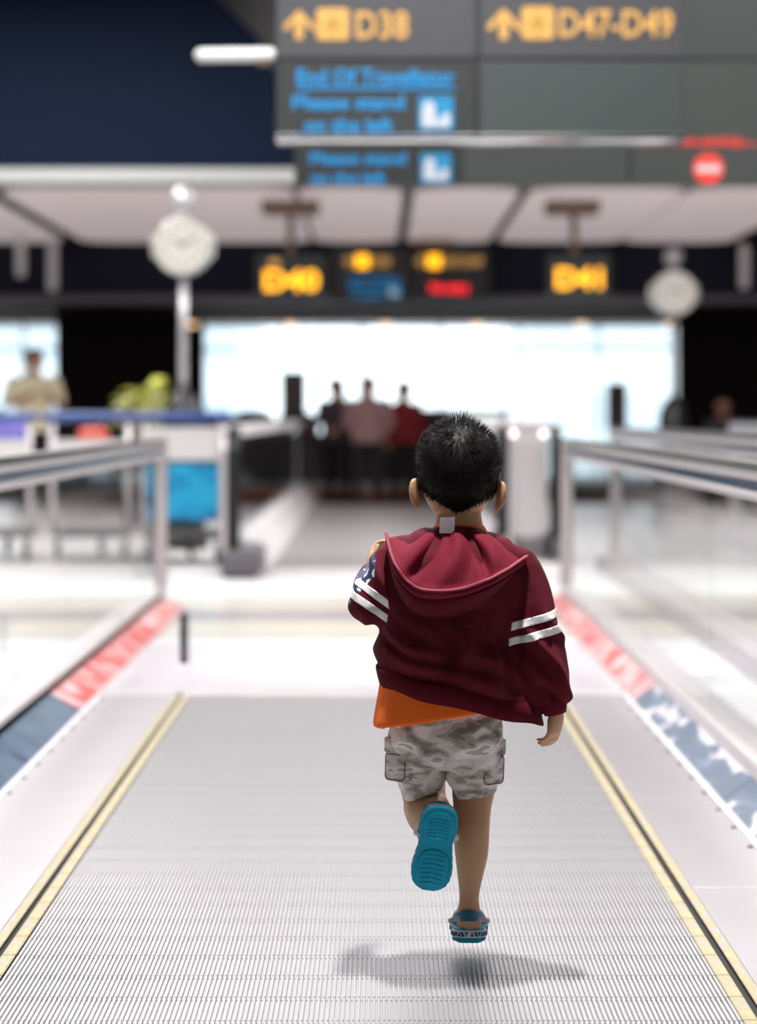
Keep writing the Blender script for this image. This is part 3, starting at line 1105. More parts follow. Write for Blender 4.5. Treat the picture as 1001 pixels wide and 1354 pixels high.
# right leg: standing leg, foot just off the belt
stack(body, [(K(598, 955), K(654, 955), .052), (K(599, 1010, .01), K(654, 1010, .01), .048), (K(598, 1045, .012), K(655, 1045, .012), .042), (K(600, 1070, .005), K(650, 1070, .005), .039),
             (K(599, 1098, -.006), K(648, 1098, -.006), .038), (K(602, 1130, -.006), K(646, 1130, -.006), .035), (K(605.5, 1160, 0), K(639, 1160, 0), .028), (K(608, 1185, .004), K(634, 1185, .004), .023),
             (K(605, 1205, .004), K(636, 1205, .004), .025), (K(604, 1219, .004), K(638, 1219, .004), .028), (K(607, 1228, .006), K(635, 1228, .006), .022)], 20, 2.0, 34)
RH = K(621, 1226, .005)                        # right heel
body.tube([RH + Vector((0, .0, .012)), RH + Vector((.002, .05, .010)), RH + Vector((.004, .10, -.004)), RH + Vector((.006, .135, -.012))], [.021, .024, .027, .018], 14, True, True, 0.75, (0, 0, 1))
# left leg: thigh forward, shank folded back with the sole to the camera
body.tube([K(556, 955, .0), K(558, 1005, .05), K(561, 1052, .10)], [.048, .046, .042], 18, True, True)
KN, AN = K(563, 1066, .10), K(577, 1094, -.085)
body.tube([KN, KN.lerp(AN, .22), KN.lerp(AN, .45), KN.lerp(AN, .75), AN], [.043, .044, .043, .033, .024], 18, True, True)
HEEL, TOE = K(583, 1078, -.135), K(568.5, 1170, -.112)
FD = (TOE - HEEL).normalized()
SN = Vector((0.02, -1, -0.12))
SN = (SN - FD * SN.dot(FD)).normalized()       # out of the sole, toward the camera
body.tube([AN, HEEL - SN * .034 + FD * .01], [.024, .022], 14, True, True)
body.tube([HEEL - SN * .026 + FD * .006, HEEL - SN * .028 + FD * .05, HEEL - SN * .020 + FD * .10, HEEL - SN * .016 + FD * .125], [.021, .024, .023, .016], 14, True, True)
sk = fuse(body, 0.0026, 5, 0.5)
put('body', sk, M['skin'], boy, True)
head_extras(boy, HC, HH, HM)


# hair: short sides, spiky crown
def boy_thick(n):
    x, y, z = n
    up = sstep(0.1, 0.85, z)
    side = sstep(0.35, 0.75, abs(x)) * sstep(0.05, 0.4, z)
    return 0.0035 + 0.0045 * up + 0.009 * side + 0.0025 * noise.noise(Vector(n) * 9) * up


hb = MB()
add_hair(hb, HC, HH, HM, boy_thick)
hair = hb.build('hair', M['hair'], boy, True)
rnd = random.Random(11)
hs = MB()
crown = Vector((0.05, -0.60, 0.80)).normalized()
cnt = 0
while cnt < 5200:
    n = Vector((rnd.gauss(0, 1), rnd.gauss(0, 1), rnd.gauss(0, 1))).normalized()
    if n.z < hairline(n) + 0.02:
        continue
    cnt += 1
    p = head_point(n, HH) + n * (boy_thick(n) * 0.75)
    away = n - crown
    away = away - n * away.dot(n)
    dd = away.length
    tang = away.normalized() if dd > 1e-4 else Vector((0, 1, 0))
    up = sstep(0.30, 0.9, n.z)
    topf = sstep(-0.35, 0.15, n.y) * up
    ln = 0.010 + 0.010 * up + 0.024 * topf * rnd.uniform(0.3, 1.2) * math.exp(-((n.x - 0.0) / 0.42) ** 2)
    lift = 0.22 + 0.75 * topf + 0.25 * up
    side = sstep(0.45, 0.8, abs(n.x)) * sstep(0.15, 0.5, n.z)
    lift += 0.5 * side
    jit = Vector((rnd.gauss(0, .22), rnd.gauss(0, .22), rnd.gauss(0, .22)))
    cl = noise.noise_vector(n * 5.0) * 0.45 * topf
    d1 = (tang * (1 - lift * 0.6) + n * lift + Vector((0, 0, 1)) * 0.55 * topf + jit + cl).normalized()
    d2 = (d1 + tang * 0.25 + Vector((0, 0, -0.12))).normalized()
    r = rnd.uniform(0.00045, 0.0008)
    a, b_, c_ = [HC + HM @ q for q in (p, p + d1 * ln * 0.55, p + d1 * ln * 0.55 + d2 * ln * 0.45)]
    sd = (HM @ d1).cross(Vector((rnd.gauss(0, 1), rnd.gauss(0, 1), rnd.gauss(0, 1)))).normalized()
    s2 = (HM @ d1).cross(sd)
    base = len(hs.v)
    for q, rr_ in ((a, r), (b_, r * 0.8)):
        for k in range(3):
            t_ = 2 * PI * k / 3
            hs.v.append(tuple(q + sd * math.cos(t_) * rr_ + s2 * math.sin(t_) * rr_))
    hs.v.append(tuple(c_))
    for k in range(3):
        k2 = (k + 1) % 3
        hs.face((base + k, base + k2, base + 3 + k2, base + 3 + k))
        hs.face((base + 3 + k, base + 3 + k2, base + 6))
ho = hs.build('hair_strands', M['hair'], boy, True)
ho['kind'] = 'stuff'

# ---- shirt showing at the hem and the neck
sh = MB()
stack(sh, [(K(508, 860, -.005), K(690, 880, -.005), .094), (K(502, 900, -.008), K(686, 918, -.008), .099), (K(497, 930, -.012), K(680, 930, -.012), .101), (K(493.5, 957, -.014), K(676, 929, -.012), .103),
           (K(497, 956, -.012), K(672, 929, -.01), .098), (K(506, 925, -.008), K(676, 920, -.008), .092)], 44, 2.3, 22)
sm_ = fuse(sh, 0.0035, 3)
displace(sm_, lambda p, n: 0.0022 * noise.noise(Vector((p.x * 24, p.y * 12, p.z * 8))))
put('shirt', sm_, M['orange'], boy, True)
b = MB()
rs = []
for i, (l, q, bb) in enumerate(((K(570, 705, .012), K(647, 708, .012), .047), (K(574, 695, .012), K(642, 697, .012), .045), (K(577, 692, .012), K(640, 695, .012), .042))):
    c_, u = (l + q) / 2, (q - l) / 2
    rs.append([c_ + u * math.cos(2 * PI * k / 28) + Vector((0, bb * math.sin(2 * PI * k / 28), 0)) for k in range(28)])
b.rings(rs)
b.build('shirt_collar', M['orange'], boy, True)
b = MB()
q0 = K(592, 697, -.052)
b.rings([[q0 + Vector((pxm(a), yy, pxm(z))) for a, z in ((-10.5, -8), (9, -8), (10, 13.5), (-9.5, 12.5))] for yy in (0.0, 0.0012)])
b.build('neck_label', M['tag'], boy)

# ---- shorts
so = MB()
stack(so, [(K(524, 905), K(668, 905), .082), (K(518, 930), K(664, 930), .088), (K(515, 965), K(666, 965), .090), (K(522, 1000), K(662, 1000), .080), (K(540, 1015), K(650, 1015), .05)], 36, 2.2, 16)


def leg_tube(secs):
    stack(so, secs, 30, 2.1, 26)


leg_tube([(K(515, 945), K(590, 945), .080), (K(517, 985, .01), K(591, 985, .01), .076), (K(522, 1020, .03), K(592, 1012, .03), .070), (K(527, 1040, .05), K(590, 1026, .05), .067), (K(533, 1056, .06), K(587, 1039, .055), .064),
          (K(536, 1055, .06), K(584, 1038, .055), .060), (K(538, 1040, .05), K(584, 1025, .045), .054)])
leg_tube([(K(588, 945), K(665, 945), .080), (K(589, 985), K(667, 985), .074), (K(592, 1018), K(664, 1015), .068), (K(595, 1038, .005), K(659, 1032, .005), .063), (K(598, 1053, .008), K(656, 1045, .008), .060),
          (K(601, 1052, .008), K(653, 1044, .008), .056), (K(602, 1030, .005), K(652, 1025, .005), .050)])
sm_ = fuse(so, 0.0036, 4)


def short_fold(p, n):
    q = p - Vector((0.12, CY, 0.45))
    a = noise.noise(Vector((q.x * 14 + q.z * 10, q.y * 9, q.z * 34 - q.x * 16)))
    b_ = noise.noise(Vector((q.x * 30 - 5, q.y * 24, q.z * 42)))
    x0 = K(589, 960).x
    seam = -0.006 * math.exp(-((p.x - x0) / 0.006) ** 2) * sstep(K(0, 1010).z, K(0, 985).z, p.z) * (1 if p.y < CY else 0)
    return 0.0075 * a + 0.0035 * b_ + seam


displace(sm_, short_fold)
put('shorts', sm_, M['camo'], boy, True)
b = MB()
pts = [K(584 + 5 * math.sin(i * .9) * 0.2, 930 + i * 11, -.086 + .0042 * i) for i in range(6)]
b.tube(pts, 0.0018, 6)
b.build('centre_seam', M['seam'], boy, True)


def pocket(c0, us, ws, h, wd, lean, name):
    """cargo pocket: pleated pouch with a flap, following the side of a leg"""
    u, v = Vector(us).normalized(), Vector((lean, 0, -1)).normalized()
    nn = u.cross(v).normalized()
    if nn.dot(Vector(ws)) < 0:
        nn = -nn
    rs = []
    for f, dth in ((1.0, -.006), (1.0, .004), (0.96, .008), (0.82, .010)):
        ring = []
        for x_, z_ in rrect(-wd / 2 * f, wd / 2 * f, -h / 2 * f, h / 2 * f, wd * 0.18):
            cur = -abs(x_ / wd * 2) ** 2 * 0.008
            ring.append(c0 + u * x_ - v * z_ + nn * (dth + cur + 0.0018 * noise.noise(Vector((x_ * 60, z_ * 60, dth * 200)))))
        rs.append(ring)
    po = MB().rings(rs).build(name, M['camo'], boy, True)
    rs = []
    for f, dth in ((1.0, .000), (1.0, .011), (0.94, .014)):
        ring = []
        for x_, z_ in rrect(-wd / 2 * 1.08 * f, wd / 2 * 1.08 * f, h * 0.20, h * 0.55, wd * 0.08):
            cur = -abs(x_ / wd * 2) ** 2 * 0.009
            ring.append(c0 + u * x_ - v * z_ + nn * (dth + cur))
        rs.append(ring)
    MB().rings(rs).build('pocket_flap', M['camo'], po, True)
    pts = []
    for x_, z_ in rrect(-wd / 2 * .9, wd / 2 * .9, -h / 2 * .9, h * 0.16, wd * 0.14, 3):
        cur = -abs(x_ / wd * 2) ** 2 * 0.008
        pts.append(c0 + u * x_ - v * z_ + nn * (.0105 + cur))
    MB().tube(pts + [pts[0]], 0.0011, 5).build('stitching', M['seam'], po, True)


pocket(K(525, 1006, -.030), (0.72, -0.70, 0), (-1, -.5, 0), .078, .055, -0.02, 'cargo_pocket')
pocket(K(652, 1010, -.040), (0.72, 0.70, 0), (1, -.6, 0), .080, .058, -0.03, 'cargo_pocket')

# ---- jacket
ja = MB()
stack(ja, [(K(562, 700, .008), K(652, 704, .008), .050), (K(532, 716, .006), K(688, 734, .006), .072), (K(511, 738), K(700, 770), .088), (K(503, 775), K(698, 810), .099), (K(498, 820), K(698, 855), .107),
           (K(496, 858, -.004), K(701, 896, -.004), .112), (K(500, 884, -.008), K(710, 930, -.008), .112), (K(505, 903, -.010), K(717, 953, -.010), .106), (K(511, 901, -.008), K(708, 950, -.008), .098), (K(515, 880), K(700, 925), .085)], 48, 2.35, 34)
RS = [K(682, 757, .0), K(694, 790, -.008), K(703, 830, -.022), K(711, 868, -.030), K(720, 900, -.034), (K(729, 925, -.034)), K(733, 939, -.032), K(733.5, 938, -.032)]
RR = [.050, .050, .0505, .055, .052, .038, .0235, .019]
ja.tube(RS, RR, 26, True, True)
LS = [K(528, 742, .0), K(508, 775, -.012), K(489, 800, -.015)]
ja.tube(LS, [.047, .047, .044], 26, True, True)
ja.tube([LS[2], K(487, 783, .06), K(491, 762, .115)], [.044, .037, .023], 26, True, True)
jm = fuse(ja, 0.0040, 6)


def jacket_fold(p, n):
    q = p - Vector((0.14, CY, 0.70))
    s1 = q.x * 0.80 - q.z * 0.60 * -1
    al = q.x * 0.78 - q.z * 0.62          # along the diagonal pull from left waist to right hip
    ac = q.x * 0.62 + q.z * 0.78
    low = sstep(K(0, 800).z, K(0, 850).z, p.z)
    def ridge(u):
        return 1 - 2 * abs(noise.noise(u))
    a = ridge(Vector((al * 4 + 3, q.y * 4, ac * 15 + 0.6 * noise.noise(q * 12))))
    b_ = noise.noise(Vector((q.x * 16, q.y * 14 + 4, q.z * 12)))
    v = ridge(Vector((q.x * 17 - 2 + q.z * 5, q.y * 6, q.z * 4 + 8)))
    hl = K(500, 880).lerp(K(710, 928), (p.x - K(500, 0).x) / (K(710, 0).x - K(500, 0).x)).z
    m_ = sstep(0.0, 0.035, p.z - hl)
    if p.x > K(700, 0).x:
        m_ = max(m_, sstep(K(0, 932).z, K(0, 905).z, p.z))
    return m_ * (0.018 * (a - 0.5) * (0.3 + 0.7 * low) + 0.005 * b_ + 0.010 * (v - 0.5)) - 0.002 * (1 - m_)


# larger folds of the back: (points seen from behind, height, width)
FOLDS = [([(598, 800), (601, 848), (596, 884)], -0.010, 9), ([(628, 795), (622, 845), (612, 885), (622, 905)], 0.011, 13),
         ([(506, 832), (540, 858), (584, 868)], 0.009, 8), ([(506, 846), (545, 870), (592, 879)], -0.009, 7), ([(512, 862), (556, 882), (600, 890)], 0.008, 7),
         ([(512, 806), (545, 838), (560, 850)], -0.007, 8), ([(540, 806), (575, 838), (590, 855)], 0.006, 9), ([(604, 892), (650, 910), (700, 930)], 0.008, 8), ([(612, 880), (656, 894), (690, 915)], -0.007, 7),
         ([(664, 830), (668, 870), (676, 915)], -0.014, 8), ([(652, 820), (654, 870), (662, 900)], 0.007, 9), ([(690, 862), (712, 890), (728, 905)], 0.008, 8), ([(684, 880), (706, 905), (722, 918)], -0.008, 7),
         ([(730, 850), (728, 885), (742, 905)], -0.006, 7), ([(520, 805), (590, 818), (650, 803)], -0.006, 9)]
FW = []
for pts_, am_, wd_ in FOLDS:
    q_ = [catmull([(p[0], p[1], 0) for p in pts_], i / 14) for i in range(15)]
    FW.append((q_, am_, wd_))


def jacket_all(p, n):
    v = jacket_fold(p, n)
    if n.y < 0.35:
        s = F_PX / p.y
        px, py = 501 + p.x * s, HORIZON - (p.z - CAM_H) * s
        m = 1 - sstep(-0.1, 0.35, n.y)
        for q_, am_, wd_ in FW:
            best, bi = 1e9, 0
            for i, k in enumerate(q_):
                d = (k.x - px) ** 2 + (k.y - py) ** 2
                if d < best:
                    best, bi = d, i
            if best < 9 * wd_ * wd_:
                v += am_ * m * math.exp(-best / (wd_ * wd_)) * (0.35 + 0.65 * math.sin(PI * min(1, max(0, (bi + 0.5) / 15))))
    return v


displace(jm, jacket_all)
jm.materials.append(M['maroon'])
jm.materials.append(M['navy_print'])
XL = K(505, 0).x
for pl in jm.polygons:
    c_ = pl.center
    front = c_.y > CY + 0.030
    if c_.x < XL - 0.012:
        s = F_PX / c_.y
        px, py = 501 + c_.x * s, HORIZON - (c_.z - CAM_H) * s
        side = (px - 512) * (795 - 742) - (py - 742) * (466 - 512)
        front = (c_.y > CY + 0.028 and c_.z > K(0, 812).z) or (side < 0 and py < 806)
    pl.material_index = 1 if front else 0
jm_copy = jm.copy()
jk = put('jacket', jm, None, boy, True)


def slab_part(name, src, pts, rad, m, off, p0, p1, nrm, axis_pts, axis_r):
    """strip of cloth cut from the jacket surface between two planes and raised off it"""
    bm = bmesh.new()
    bm.from_mesh(src)
    bmesh.ops.bisect_plane(bm, geom=list(bm.verts) + list(bm.edges) + list(bm.faces), plane_co=p0, plane_no=nrm, clear_inner=True)
    bmesh.ops.bisect_plane(bm, geom=list(bm.verts) + list(bm.edges) + list(bm.faces), plane_co=p1, plane_no=nrm, clear_outer=True)
    a, c_ = axis_pts
    ax = (c_ - a).normalized()
    kill = []
    for v in bm.verts:
        d = v.co - a
        if (d - ax * d.dot(ax)).length > axis_r or abs(d.dot(ax)) > 0.12:
            kill.append(v)
    bmesh.ops.delete(bm, geom=kill, context='VERTS')
    if not bm.faces:
        bm.free()
        return None
    bm.normal_update()
    nr = {v: v.normal.copy() for v in bm.verts}
    for v in bm.verts:
        v.co += nr[v] * off
    ex = bmesh.ops.extrude_face_region(bm, geom=list(bm.faces))
    nv = [g for g in ex['geom'] if isinstance(g, bmesh.types.BMVert)]
    for v in nv:
        pass
    bm.normal_update()
    for v in bm.verts:
        if v in nr:
            v.co -= nr[v] * (off + 0.003)
    bmesh.ops.recalc_face_normals(bm, faces=bm.faces)
    me = bpy.data.meshes.new(name)
    bm.to_mesh(me)
    bm.free()
    me.materials.clear()
    return put(name, me, m, jk, True)


jk_off = wloc(jk)
jm_copy.materials.clear()
# right sleeve stripes
axr = (K(696, 800, -.012), K(712, 868, -.030))
nr_ = (K(664, 828, 0) - K(722, 813, 0))
ndir = Vector((-(K(722, 813).z - K(664, 828).z), 0, (K(722, 813).x - K(664, 828).x))).normalized() * -1
for p in ((694, 820.5), (698, 839.5)):
    c_ = K(p[0], p[1], -.02)
    slab_part('sleeve_stripe', jm_copy, None, None, M['stripe'], 0.0016, c_ - ndir * pxm(5.0), c_ + ndir * pxm(5.0), ndir, axr, 0.066)
# left sleeve stripes
axl = (K(520, 755, -.004), K(486, 806, -.015))
ld = Vector((K(500, 808).x - K(470, 788).x, 0, K(500, 808).z - K(470, 788).z)).normalized()
ldir = Vector((ld.z, 0, -ld.x))
if ldir.dot(axl[1] - axl[0]) < 0:
    ldir = -ldir
for p in ((503, 789), (487, 799)):
    c_ = K(p[0], p[1], -.02)
    slab_part('sleeve_stripe', jm_copy, None, None, M['stripe'], 0.0016, c_ - ldir * pxm(4.6), c_ + ldir * pxm(4.6), ldir, axl, 0.058)

# ribbed hem band and cuffs
b = MB()
rs = []
N = 96
for l, q, bb in ((K(499, 879, -.008), K(706, 925, -.008), .112), (K(497.5, 881, -.008), K(711, 930, -.008), .1165), (K(500, 893, -.009), K(716, 943, -.009), .1165), (K(503.5, 905, -.010), K(719, 956, -.010), .111), (K(508, 906, -.010), K(714, 955, -.010), .104)):
    c_, u = (l + q) / 2, (q - l) / 2
    ring = []
    for k in range(N):
        a = 2 * PI * k / N
        ca, sa = math.cos(a), math.sin(a)
        f = 1 + 0.006 * (k % 2)
        ring.append(c_ + u * f * abs(ca) ** (2 / 2.35) * (1 if ca > 0 else -1) + Vector((0, bb * f * abs(sa) ** (2 / 2.35) * (1 if sa > 0 else -1) + 0.003 * math.sin(a * 5 + 1), 0.0022 * math.sin(a * 7))))
    rs.append(ring)
b.rings(rs, False, False)
b.build('hem_band', M['maroon_rib'], jk, True)
for pts, rad in (([K(729, 926, -.034), K(733, 934, -.033), K(735, 943, -.032)], [.034, .026, .021]), ([K(489.5, 770, .098), K(491, 763, .115), K(492, 757, .127)], [.029, .026, .022])):
    MB().tube(pts, rad, 36, True, False).build('cuff', M['maroon_rib'], jk, True)

# hood lying over the shoulders
nk = [K(556, 707, .030), K(570, 699, -.002), K(590, 695.5, -.030), K(612, 696, -.036), K(634, 699, -.020), K(652, 708, .028)]
md = [K(530, 708, .010), K(548, 722, -.070), K(585, 738, -.090), K(622, 738, -.092), K(655, 727, -.084), K(683, 727, -.010)]
rm = [K(510, 713, -.040), K(523, 758, -.112), K(553, 789, -.128), K(606, 789, -.130), K(655, 771, -.128), K(697, 743, -.050)]
NU, NV = 60, 22


def hood_pt(u, v):
    a, b_, c_ = catmull(nk, u), catmull(md, u), catmull(rm, u)
    p = a * (1 - v) * (1 - 2 * v) + b_ * 4 * v * (1 - v) + c_ * v * (2 * v - 1)
    w_ = math.sin(PI * v) ** 0.8 * math.sin(PI * min(1, max(0, u))) ** 0.5
    f = 0.0045 * math.sin(u * 24 + 1.0 + v * 1.5) + 0.004 * math.sin(u * 41 - v * 3) * (1 - v)
    crease = -0.022 * math.exp(-((u - (0.34 - 0.06 * v)) / 0.030) ** 2) - 0.024 * math.exp(-((u - (0.60 + 0.18 * v)) / 0.032) ** 2) + 0.010 * math.exp(-((u - 0.46) / 0.06) ** 2) - 0.012 * math.exp(-((u - (0.78 + 0.1 * v)) / 0.03) ** 2)
    lip = 0.006 * sstep(0.86, 0.95, v)
    return p + Vector((0, -(f + crease) * w_ - lip * 0.6, (f + crease) * 0.5 * w_ + lip))


top = [[hood_pt(i / NU, j / NV) for i in range(NU + 1)] for j in range(NV + 1)]
b = MB()
th = Vector((0, 0.012, -0.010))
rows = top + [[p + th for p in r] for r in top[::-1]]
b.rings(rows, True, True, closed=False)
n_ = NU + 1
tot = len(rows)
for j in range(NV):                       # close both ends
    for k in (0, NU):
        b.face((j * n_ + k, (j + 1) * n_ + k, (tot - 2 - j) * n_ + k, (tot - 1 - j) * n_ + k))
hd = b.build('hood', M['maroon_in'], jk, True)
b = MB()
pts = [hood_pt(i / 50, 0.965) + Vector((0, -.0035, .0035)) for i in range(51)]
b.tube(pts, 0.0042, 8, True, True, 0.6, (0, 0.6, 0.8))
b.build('hood_hem', M['hood_edge'], hd, True)
b = MB()                                  # stitches along the hood hem
for i in range(4, 46):
    a, c_ = hood_pt(i / 50, 0.90), hood_pt(i / 50 + 0.006, 0.90)
    b.tube([a + Vector((0, -.002, .002)), c_ + Vector((0, -.002, .002))], 0.0011, 5)
b.build('stitching', M['hood_edge'], hd, True)
# the slack back of the hood sagging under its rim
b = MB()
rs = []
for k in range(9):
    v = k / 8
    ring = []
    for i in range(41):
        u = i / 40
        c_ = catmull(rm, 0.06 + 0.88 * u)
        sag = math.sin(PI * u) ** 0.8
        inn = c_ + Vector((0, 0.040 + 0.02 * v, -0.040 * sag * 1.0))
        p = c_.lerp(inn, v) + Vector((0, -0.008 * math.sin(PI * v) * sag, -0.008 * math.sin(PI * v) * sag))
        ring.append(p + Vector((0, .004, -.004)))
    rs.append(ring)
rows = rs + [[p + Vector((0, .012, .004)) for p in r] for r in rs[::-1]]
b.rings(rows, True, True, closed=False)
b.build('hood_back', M['maroon'], hd, True)


# ---- clogs
def clog(parent, heel, fd, up, L, W, lift, strap_fwd=False):
    """sandal-clog: outsole with two tread pads, white patterned midsole, vamp, heel strap with rivets"""
    t_ = parent
    fd, up = Vector(fd).normalized(), Vector(up)
    up = (up - fd * up.dot(fd)).normalized()
    sd = fd.cross(up)
    prof = [(0.0, .30), (.03, .62), (.09, .84), (.20, .93), (.33, .88), (.45, .80), (.58, .90), (.72, 1.0), (.84, .97), (.92, .82), (.97, .58), (1.0, .28)]
    m = 28
    cs = []
    for i in range(m + 1):
        tt = (1 - math.cos(PI * i / m)) / 2
        for (a, w0), (b_, w1) in zip(prof, prof[1:]):
            if a <= tt <= b_:
                f = (tt - a) / (b_ - a)
                cs.append((tt, w0 + (w1 - w0) * f))
                break
    outl = [(t, w_ * W / 2) for t, w_ in cs] + [(t, -w_ * W / 2) for t, w_ in cs[::-1]]

    def P(t, s, h):
        bend = 0.016 * L / .165 * max(0, t - 0.72) ** 1.5 * 3
        return heel + fd * (t * L) + sd * s + up * (h + bend)

    def slab(h0, h1, k0, k1, name, mt, par, rip=0.0, tc=None):
        mid = 0.5
        rs = []
        for h, k in ((h0, k0 * .97), (h0 + (h1 - h0) * .2, k0), (h0 + (h1 - h0) * .8, k1), (h1, k1 * .97)):
            rs.append([P(mid + (t - mid) * (k + (1 - k) * .4), s * k * (1 + rip * (i % 2)), h) for i, (t, s) in enumerate(outl)])
        return MB().rings(rs).build(name, mt, par, 40.0)
    so_ = slab(0.0, .007, .98, 1.0, 'outsole', M['teal_sole'], t_, 0.03)
    for a, c_, wf in ((.06, .38, .74), (.50, .93, .78)):       # tread pads
        rs = []
        for h, k in ((0.0005, 1.0), (-.0022, 1.0), (-.003, .95)):
            ring = []
            for q in range(32):
                an = 2 * PI * q / 32
                t = (a + c_) / 2 + (c_ - a) / 2 * k * math.copysign(abs(math.cos(an)) ** .8, math.cos(an))
                ring.append(P(t, W / 2 * wf * k * math.copysign(abs(math.sin(an)) ** .8, math.sin(an)), h))
            rs.append(ring)
        MB().rings(rs).build('tread_pad', M['teal_sole'], so_, 40.0)
        b = MB()
        for q in range(7):
            t0_ = a + (c_ - a) * (q + 1) / 8
            for sgn in (-1, 1):
                pts = [P(t0_ + .018 * math.sin(s_ * 1.5), sgn * W / 2 * wf * .78 * s_, -.0034) for s_ in (0.06, .35, .65, .95)]
                b.tube(pts, .0009, 5)
        b.build('tread_ribs', M['teal_sole'], so_)['kind'] = 'stuff'
    kk = 0.965 if strap_fwd else 1.03
    md_ = slab(.007, .021, kk, kk + .02, 'midsole', M['sole_white'], t_)
    b = MB()                                                   # small dark triangles round the midsole
    no = len(outl)
    per = [P(.5 + (t - .5) * (kk - .01), s * (kk + .025), .014) for t, s in outl]
    acc = 0
    for i in range(no):
        p, q = per[i], per[(i + 1) % no]
        if (q - p).length < 1e-5:
            continue
        steps = max(1, int((q - p).length / .009))
        for k in range(steps):
            c_ = p.lerp(q, (k + .5) / steps)
            e = (q - p).normalized()
            nn = e.cross(up)
            if nn.dot(c_ - (heel + fd * L * .5)) < 0:
                nn = -nn
            acc += 1
            fl = 1 if acc % 2 else -1
            tri = [c_ + e * .0032 + up * .0042 * fl, c_ - e * .0032 + up * .0042 * fl, c_ - up * .0042 * fl]
            b.rings([[v_ + nn * .0002 for v_ in tri], [v_ + nn * .0016 for v_ in tri]])
    b.build('midsole_pattern', M['teal_dark'], md_)['kind'] = 'stuff'
    slab(.021, .026, 1.0, .96, 'footbed', M['teal'], t_)
    # vamp: dome over the toes with an open back
    rs = []
    for i in range(11):
        f = i / 10
        t = .40 + .585 * f
        ww = 0
        for (a, w0), (b_, w1) in zip(prof, prof[1:]):
            if a <= t <= b_:
                ww = (w0 + (w1 - w0) * (t - a) / (b_ - a)) * W / 2 * 1.0
        hh = lift * math.sqrt(max(.02, 1 - ((f - .05) / 1.0) ** 2)) if f > .05 else lift
        ring = [P(t, ww * math.cos(PI * k / 14), .022 + hh * math.sin(PI * k / 14)) for k in range(15)]
        ring += [P(t, ww * .86 * math.cos(PI * k / 14), .022 + (hh - .005) * max(0, math.sin(PI * k / 14))) for k in range(14, -1, -1)]
        rs.append(ring)
    MB().rings(rs).build('vamp', M['teal'], t_, 50.0)
    # heel strap swinging back from two rivets
    rs = []
    for i in range(17):
        a = PI * i / 16
        t = .40 + (.22 if strap_fwd else -.435) * math.sin(a)
        s = W / 2 * .84 * math.cos(a)
        h = .032 + (lift - .004 if strap_fwd else .017) * math.sin(a)
        hw = .0055 + .0045 * math.sin(a)
        o = sd * math.cos(a) * .0035 - fd * math.sin(a) * .0035
        c_ = P(t, s, h)
        rs.append([c_ - up * hw, c_ - up * hw + o, c_ + up * hw + o, c_ + up * hw])
    st_ = MB().rings(rs).build('heel_strap', M['teal_dark'], t_, 50.0)
    for s in (-1, 1):
        c_ = P(.40, s * (W / 2 * .84), .032)
        MB().tube([c_, c_ + sd * s * .005], [.0075, .0065], 14, False, True).build('rivet', M['sole_white'], st_, True)
        # heel cup wall at each side
    rs = []
    for i in range(17):
        a = PI * i / 16
        t = .34 - .335 * math.sin(a)
        s = W / 2 * .95 * math.cos(a)
        c0 = P(t, s, .022)
        c1 = P(t, s * 1.0, .022 + .008 * math.sin(a) + .004)
        o = -(sd * math.cos(a) - fd * math.sin(a)) * .004
        rs.append([c0, c1, c1 + o, c0 + o])
    MB().rings(rs).build('heel_cup', M['teal'], t_, 50.0)


clr = thing('clog', 'teal clog sandal with white patterned sole on the boy\'s landing right foot', 'shoe', RH) if False else None
pr_ = MB().box(0, 0.0001, 0, 0.0001, 0, 0.0001) if False else None
cR = bpy.data.objects.new('clog', None)
C.objects.link(cR)
cR.parent = boy
cR.location = RH - boy.location
cR['label'] = 'teal clog with white patterned sole, on the right foot'
clog(cR, RH + Vector((-.001, -.026, -.022)), (.03, 1, -.10), (0, .1, 1), .172, .068, .040)
cL = bpy.data.objects.new('clog', None)
C.objects.link(cL)
cL.parent = boy
cL.location = HEEL - boy.location
cL['label'] = 'teal clog showing its whole sole, on the raised left foot'
clog(cL, HEEL - FD * .018 + SN * .004, FD, -SN, .166, .074, .040, True)


